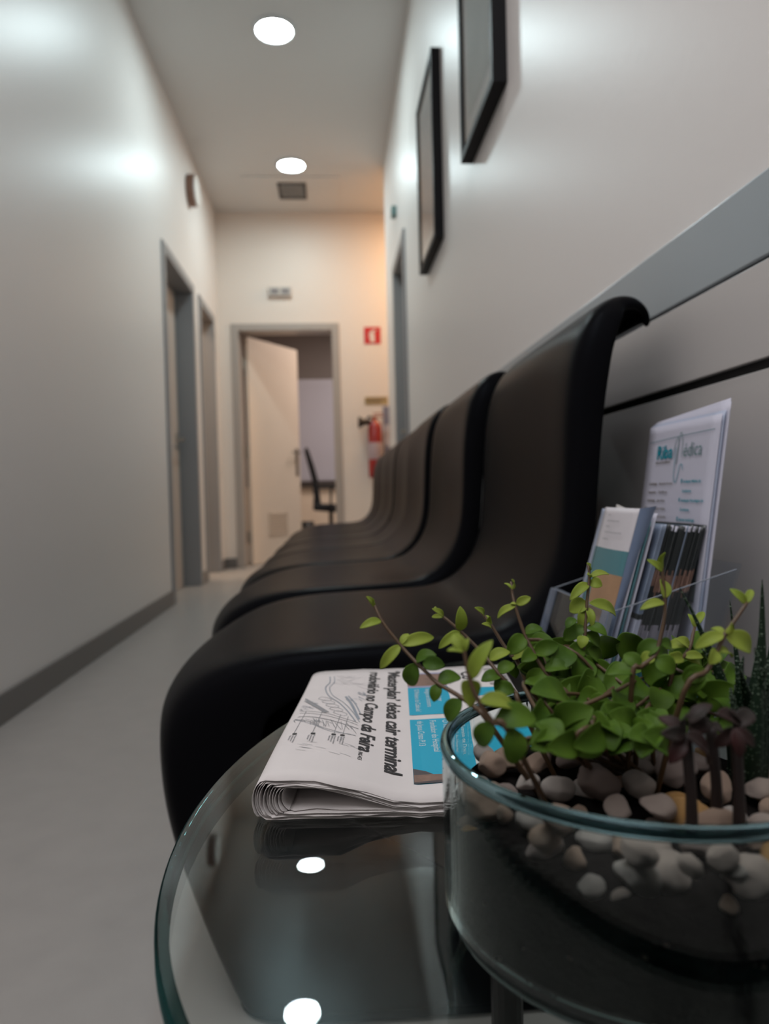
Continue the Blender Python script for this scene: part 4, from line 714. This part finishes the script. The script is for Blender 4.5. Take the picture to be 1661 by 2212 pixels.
soil_m = M('dark_potting_soil',(.009,.0075,.007),rough=1,spec=.05,noise_amt=.8,noise_scale=160,bump=1.0,bump_scale=350)
V = []; F = []; ns, nr = 96, 14; SR = BR-.0045
def soiltop(x,y): return .4775+.0035*noise.noise(Vector((x*60,y*60,1)))
rows = [(SR-.010,TZ+.0072),(SR-.002,TZ+.0110),(SR,TZ+.016),(SR,TZ+.03),(SR,TZ+.04)]
for r,z in rows:
    for i in range(ns):
        a = 2*PI*i/ns; V.append((BC[0]+r*math.cos(a),BC[1]+r*math.sin(a),z))
for k in range(nr):
    r = SR*(1-k/nr)
    for i in range(ns):
        a = 2*PI*i/ns; x = BC[0]+r*math.cos(a); y = BC[1]+r*math.sin(a); V.append((x,y,soiltop(x,y)))
for k in range(len(rows)+nr-1):
    for i in range(ns): F.append((k*ns+i,k*ns+(i+1)%ns,(k+1)*ns+(i+1)%ns,(k+1)*ns+i))
F.append(tuple(range(ns))[::-1]); b = (len(rows)+nr-1)*ns; F.append(tuple(range(b,b+ns)))
tag(obj('potting_soil', V, F, soil_m, smooth=True), 'dark potting soil filling the glass bowl', 'soil', kind='stuff')
# white perlite specks in the soil against the glass
g = G()
for k in range(26):
    a = random.uniform(PI*.9,PI*1.9); z = TZ+random.uniform(.012,.045); r = SR+.0002
    c = Vector((BC[0]+r*math.cos(a),BC[1]+r*math.sin(a),z)); s = random.uniform(.0003,.0008)
    g.box(c.x-s,c.x+s,c.y-s,c.y+s,c.z-s*.7,c.z+s*.7)
tag(g.build('perlite_specks', M('perlite',(.25,.19,.16),rough=.8)), 'pale specks scattered through the dark soil behind the glass', 'specks', kind='stuff')

# pebbles, each a thing
pm = [M('quartz_pebble_%d'%i,c,rough=.5,noise_amt=.38,noise_scale=130,bump=.8,bump_scale=320) for i,c in enumerate(((.64,.53,.46),(.62,.45,.34),(.46,.37,.33),(.74,.66,.60)))]
pmy = M('yellow_pebble',(.38,.21,.07),rough=.5,noise_amt=.35,noise_scale=90,bump=.5,bump_scale=260)
def pebble_mesh(seed, m):
    bm = bmesh.new(); bmesh.ops.create_icosphere(bm, subdivisions=4, radius=1)
    rnd = random.Random(seed); planes = []
    for _ in range(9):
        d_ = Vector((rnd.gauss(0,1),rnd.gauss(0,1),rnd.gauss(0,1))).normalized(); planes.append((d_, rnd.uniform(.62,.92)))
    for v in bm.verts:
        p = v.co.normalized(); r = 1.0
        for d_,h in planes:
            c = p.dot(d_)
            if c > 0: r = min(r, h/c if c > h else r)
        r = r*(1+.05*noise.noise(p*2.3+Vector((seed,0,0)))+.02*noise.noise(p*7+Vector((seed,0,0))))
        v.co = p*r
    for _ in range(1): bmesh.ops.smooth_vert(bm, verts=bm.verts, factor=.5, use_axis_x=True, use_axis_y=True, use_axis_z=True)
    me = bpy.data.meshes.new('pebble'); bm.to_mesh(me); bm.free(); me.materials.append(m)
    for p in me.polygons: p.use_smooth = True
    return me
PM = [pebble_mesh(i*3+1, pm[i%4]) for i in range(12)]; PY = [pebble_mesh(i+60, pmy) for i in range(2)]
placed = []
def pebble(x,y,z,r,yellow=False):
    me = random.choice(PY if yellow else PM)
    o = bpy.data.objects.new('pebble', me); sc.collection.objects.link(o)
    o.location = (x,y,z); o.scale = (r*random.uniform(.95,1.25), r*random.uniform(.8,1.05), r*random.uniform(.68,.9))
    o.rotation_euler = (random.uniform(-.4,.4),random.uniform(-.4,.4),random.uniform(0,6.28))
    if yellow: tag(o,'yellowish-brown pebble among the white ones in the glass bowl','pebble','yellowish pebbles in the bowl')
    else: tag(o,'cream-white quartz pebble in the gravel layer of the glass bowl','pebble','cream pebbles in the bowl')
    placed.append((x,y,z,r))
def try_peb(x,y,z,r,yl=False,fac=.78):
    if math.hypot(x-BC[0],y-BC[1])+r*1.18 > BR-.0042: 
        k = (BR-.0042-r*1.18)/max(1e-6,math.hypot(x-BC[0],y-BC[1])); x = BC[0]+(x-BC[0])*k; y = BC[1]+(y-BC[1])*k
    for a,b,c,q in placed:
        if math.dist((x,y,z),(a,b,c)) < (r+q)*fac: return False
    pebble(x,y,z,r,yl); return True
# the large ones seen in the front
for x,y,z,r in PEBBLES: try_peb(x,y,z,r,fac=.6)
k = 0
for _ in range(2600):
    if k >= 62: break
    a = random.uniform(0,2*PI); q = math.sqrt(random.random()); x = BC[0]+BR*.93*q*math.cos(a); y = BC[1]+BR*.93*q*math.sin(a)
    r = random.choice((.0045,.0065,.0085,.0095)); z = soiltop(x,y)+r*.42+random.choice((0,.0,.005))
    if try_peb(x,y,z,r,random.random()<.10,.72): k += 1
# a second, lower ring pressed against the glass
for _ in range(500):
    if k >= 86: break
    a = random.uniform(PI*.95,PI*1.95); r = random.choice((.0035,.005,.0075)); z = random.uniform(.470,.478)
    if try_peb(BC[0]+BR*math.cos(a),BC[1]+BR*math.sin(a),z,r,random.random()<.10,.75): k += 1

# ------------------------------------------------------------ plants
def leaf_material(name, c1, c2, trans=.35, rough=.5, spots=None):
    m = bpy.data.materials.new(name); m.use_nodes = True; nt = m.node_tree; N = nt.nodes; L = nt.links; b = N['Principled BSDF']
    b.inputs['Roughness'].default_value = rough; b.inputs['Specular IOR Level'].default_value = .22
    tc = N.new('ShaderNodeTexCoord'); no = N.new('ShaderNodeTexNoise'); no.inputs['Scale'].default_value = 55; no.inputs['Detail'].default_value = 4
    L.new(tc.outputs['Object'], no.inputs['Vector'])
    rp = N.new('ShaderNodeMapRange'); rp.inputs[1].default_value = .3; rp.inputs[2].default_value = .7; L.new(no.outputs['Fac'], rp.inputs[0])
    mx = N.new('ShaderNodeMix'); mx.data_type = 'RGBA'; mx.inputs[6].default_value = (*c1,1); mx.inputs[7].default_value = (*c2,1)
    L.new(rp.outputs[0], mx.inputs[0]); col = mx.outputs[2]
    if spots:
        vo = N.new('ShaderNodeTexVoronoi'); vo.inputs['Scale'].default_value = 620; L.new(tc.outputs['Object'], vo.inputs['Vector'])
        lt = N.new('ShaderNodeMath'); lt.operation = 'LESS_THAN'; lt.inputs[1].default_value = .26; L.new(vo.outputs['Distance'], lt.inputs[0])
        m2 = N.new('ShaderNodeMix'); m2.data_type = 'RGBA'; L.new(lt.outputs[0], m2.inputs[0]); L.new(col, m2.inputs[6]); m2.inputs[7].default_value = (*spots,1); col = m2.outputs[2]
    L.new(col, b.inputs['Base Color'])
    if trans:
        tr = N.new('ShaderNodeBsdfTranslucent'); L.new(col, tr.inputs[0]); ms = N.new('ShaderNodeMixShader'); ms.inputs[0].default_value = trans
        L.new(b.outputs[0], ms.inputs[1]); L.new(tr.outputs[0], ms.inputs[2]); L.new(ms.outputs[0], N['Material Output'].inputs[0])
    return m
green_m = leaf_material('green_leaf',(.050,.115,.011),(.11,.205,.020),.30)
young_m = leaf_material('young_leaf',(.26,.36,.045),(.38,.46,.08),.38)
stem_m = M('reddish_stem',(.080,.045,.020),rough=.5,noise_amt=.3,noise_scale=200)
haw_m = leaf_material('dark_succulent_leaf',(.004,.014,.006),(.007,.022,.009),0,.5,spots=(.06,.09,.06))
redleaf_m = leaf_material('red_green_leaf',(.022,.028,.024),(.030,.008,.008),.05,.5)
def add_leaf(V,F,FM,b,t,wd,roll,mi=0,thick=0,droop=.18,round_=1.0):
    b = Vector(b); t = Vector(t); d_ = t-b; L = d_.length
    if L < 1e-5: return
    d_.normalize()
    side = d_.cross(Vector((0,-.75,.65)))
    if side.length < .15: side = d_.cross(Vector((1,0,.2)))
    side.normalize(); nrm = side.cross(d_).normalized()
    if nrm.z < 0 and abs(nrm.z) > .3: nrm = -nrm; side = -side
    q = Matrix.Rotation(roll,3,d_); side = q@side; nrm = q@nrm
    ns, nw_ = 8, 4; base = len(V)
    for i in range(ns+1):
        s = i/ns
        hw = wd*.5*(math.sin(PI*min(1,max(.0,s))**.82))**(.52/round_) if 0 < s < 1 else wd*.02
        if s < .10: hw = min(hw, wd*.12)
        arch = L*droop*(math.sin(PI*s)-.15*s)
        for j in range(nw_+1):
            a = (j/nw_-.5)*2
            p = b+d_*(L*s)+side*(hw*a)+nrm*(arch+ .35*hw*(a*a) - .1*hw)
            V.append(tuple(p))
    for i in range(ns):
        for j in range(nw_):
            F.append((base+i*(nw_+1)+j,base+i*(nw_+1)+j+1,base+(i+1)*(nw_+1)+j+1,base+(i+1)*(nw_+1)+j)); FM.append(mi)
plant = tag(empty('leafy_plant',(.125,.31,.478)), 'bright green trailing plant with small round leaves in the glass bowl', 'plant')
for si,(P,Ls) in enumerate(STEMS):
    if si < 9 or True:
        base = (.125+(P[0][0]-.125)*.6, .305+(P[0][1]-.305)*.5, .476)
        pts = [base]+[tuple(p) for p in P] if si < 9 else [tuple(p) for p in P]
        pts = catmull(pts,4); n_ = len(pts)
        st = G().tube(pts,[.00115*(1-.45*i/n_) for i in range(n_)],8).build('stem', stem_m, plant, smooth=True)
    V = []; F = []; FM = []
    for b_,t_,wd,ro in Ls:
        L_ = math.dist(b_,t_)
        tipz = max(p[2] for p in P)
        young = (si < 9 and (b_[2] > tipz-.022 or L_ < .007))
        wd_ = max(wd, L_*.34 if young else L_*.62)
        if si < 9: wd_ = min(wd_*1.1, L_*.95)
        add_leaf(V,F,FM,b_,t_,wd_,ro*.7,1 if young else 0)
    o = obj('foliage', V, F, None, st, True, [green_m,young_m], FM)
    so = o.modifiers.new('solid','SOLIDIFY'); so.thickness = .00045; so.offset = 0
    ss = o.modifiers.new('sub','SUBSURF'); ss.levels = 1; ss.render_levels = 1

tub_m = M('tubercle',(.16,.22,.16),rough=.6)
haw = tag(empty('spiky_succulent',(.176,.295,.478)), 'dark green spiky succulent with white dots at the right of the bowl', 'plant')
for i,(b_,t_,wd) in enumerate(HAW):
    b_ = Vector(b_); t_ = Vector(t_); root = Vector((.176+(b_.x-.176)*.5,.295+(b_.y-.295)*.5,.474)); 
    pts = catmull([root, b_.lerp(root,.25), b_.lerp(t_,.45)+Vector((.0015 if t_.x>b_.x else -.0015,0,.001)), t_],6); n_ = len(pts)
    V = []; F = []; seg = 10; prev = Vector((1,0,0))
    for k,p in enumerate(pts):
        t = (pts[min(k+1,n_-1)]-pts[max(k-1,0)]).normalized(); a = prev-t*prev.dot(t); a.normalize(); prev = a; c = t.cross(a)
        s = k/(n_-1); r = wd*.78*(1-s)**.9*(.8+.5*math.sin(PI*min(1,s*1.4))) + .00015
        for q in range(seg):
            an = 2*PI*q/seg; V.append(tuple(p+a*math.cos(an)*r+c*math.sin(an)*r*.55))
    for k in range(n_-1):
        for q in range(seg): F.append((k*seg+q,k*seg+(q+1)%seg,(k+1)*seg+(q+1)%seg,(k+1)*seg+q))
    # raised white tubercles in rows
    fm = [0]*len(F); 
    for k in range(2,n_-1):
        for q in range(seg):
            if (k+q)%2: continue
            c_ = Vector(V[k*seg+q]); cen = pts[k]; nn = (c_-cen).normalized(); e = .00022+.0002*random.random()
            b0 = len(V); tx = nn.orthogonal().normalized()*e; ty = nn.cross(tx).normalized()*e
            V += [tuple(c_+tx),tuple(c_+ty),tuple(c_-tx),tuple(c_-ty),tuple(c_+nn*e*1.2)]
            F += [(b0,b0+1,b0+4),(b0+1,b0+2,b0+4),(b0+2,b0+3,b0+4),(b0+3,b0,b0+4)]; fm += [1]*4
    obj('leaf', V, F, None, haw, True, [haw_m, tub_m], fm)

red_p = tag(empty('red_succulent',(.128,.238,.478)), 'dark red and grey-green succulent on thin stalks at the front of the bowl', 'plant')
stalk_m = M('dark_red_stalk',(.014,.006,.005),rough=.5)
for i,(b_,t_) in enumerate(RED_STALKS):
    bb = Vector(b_); tt = Vector(t_); bb = Vector((bb.x,bb.y,.479))
    G().tube(catmull([bb,bb.lerp(tt,.5)+Vector((.001,0,0)),tt],5),[.0022]*5+[.0020]*6,8).build('stem', stalk_m, red_p, smooth=True)
V = []; F = []; FM = []
for b_,t_,wd in RED_LEAVES: add_leaf(V,F,FM,b_,t_,max(wd,math.dist(b_,t_)*.5),random.uniform(-.5,.5),0,droop=.15)
o = obj('foliage', V, F, redleaf_m, red_p, True); so = o.modifiers.new('solid','SOLIDIFY'); so.thickness = .0009; so.offset = 0
ss = o.modifiers.new('sub','SUBSURF'); ss.levels = 1; ss.render_levels = 1
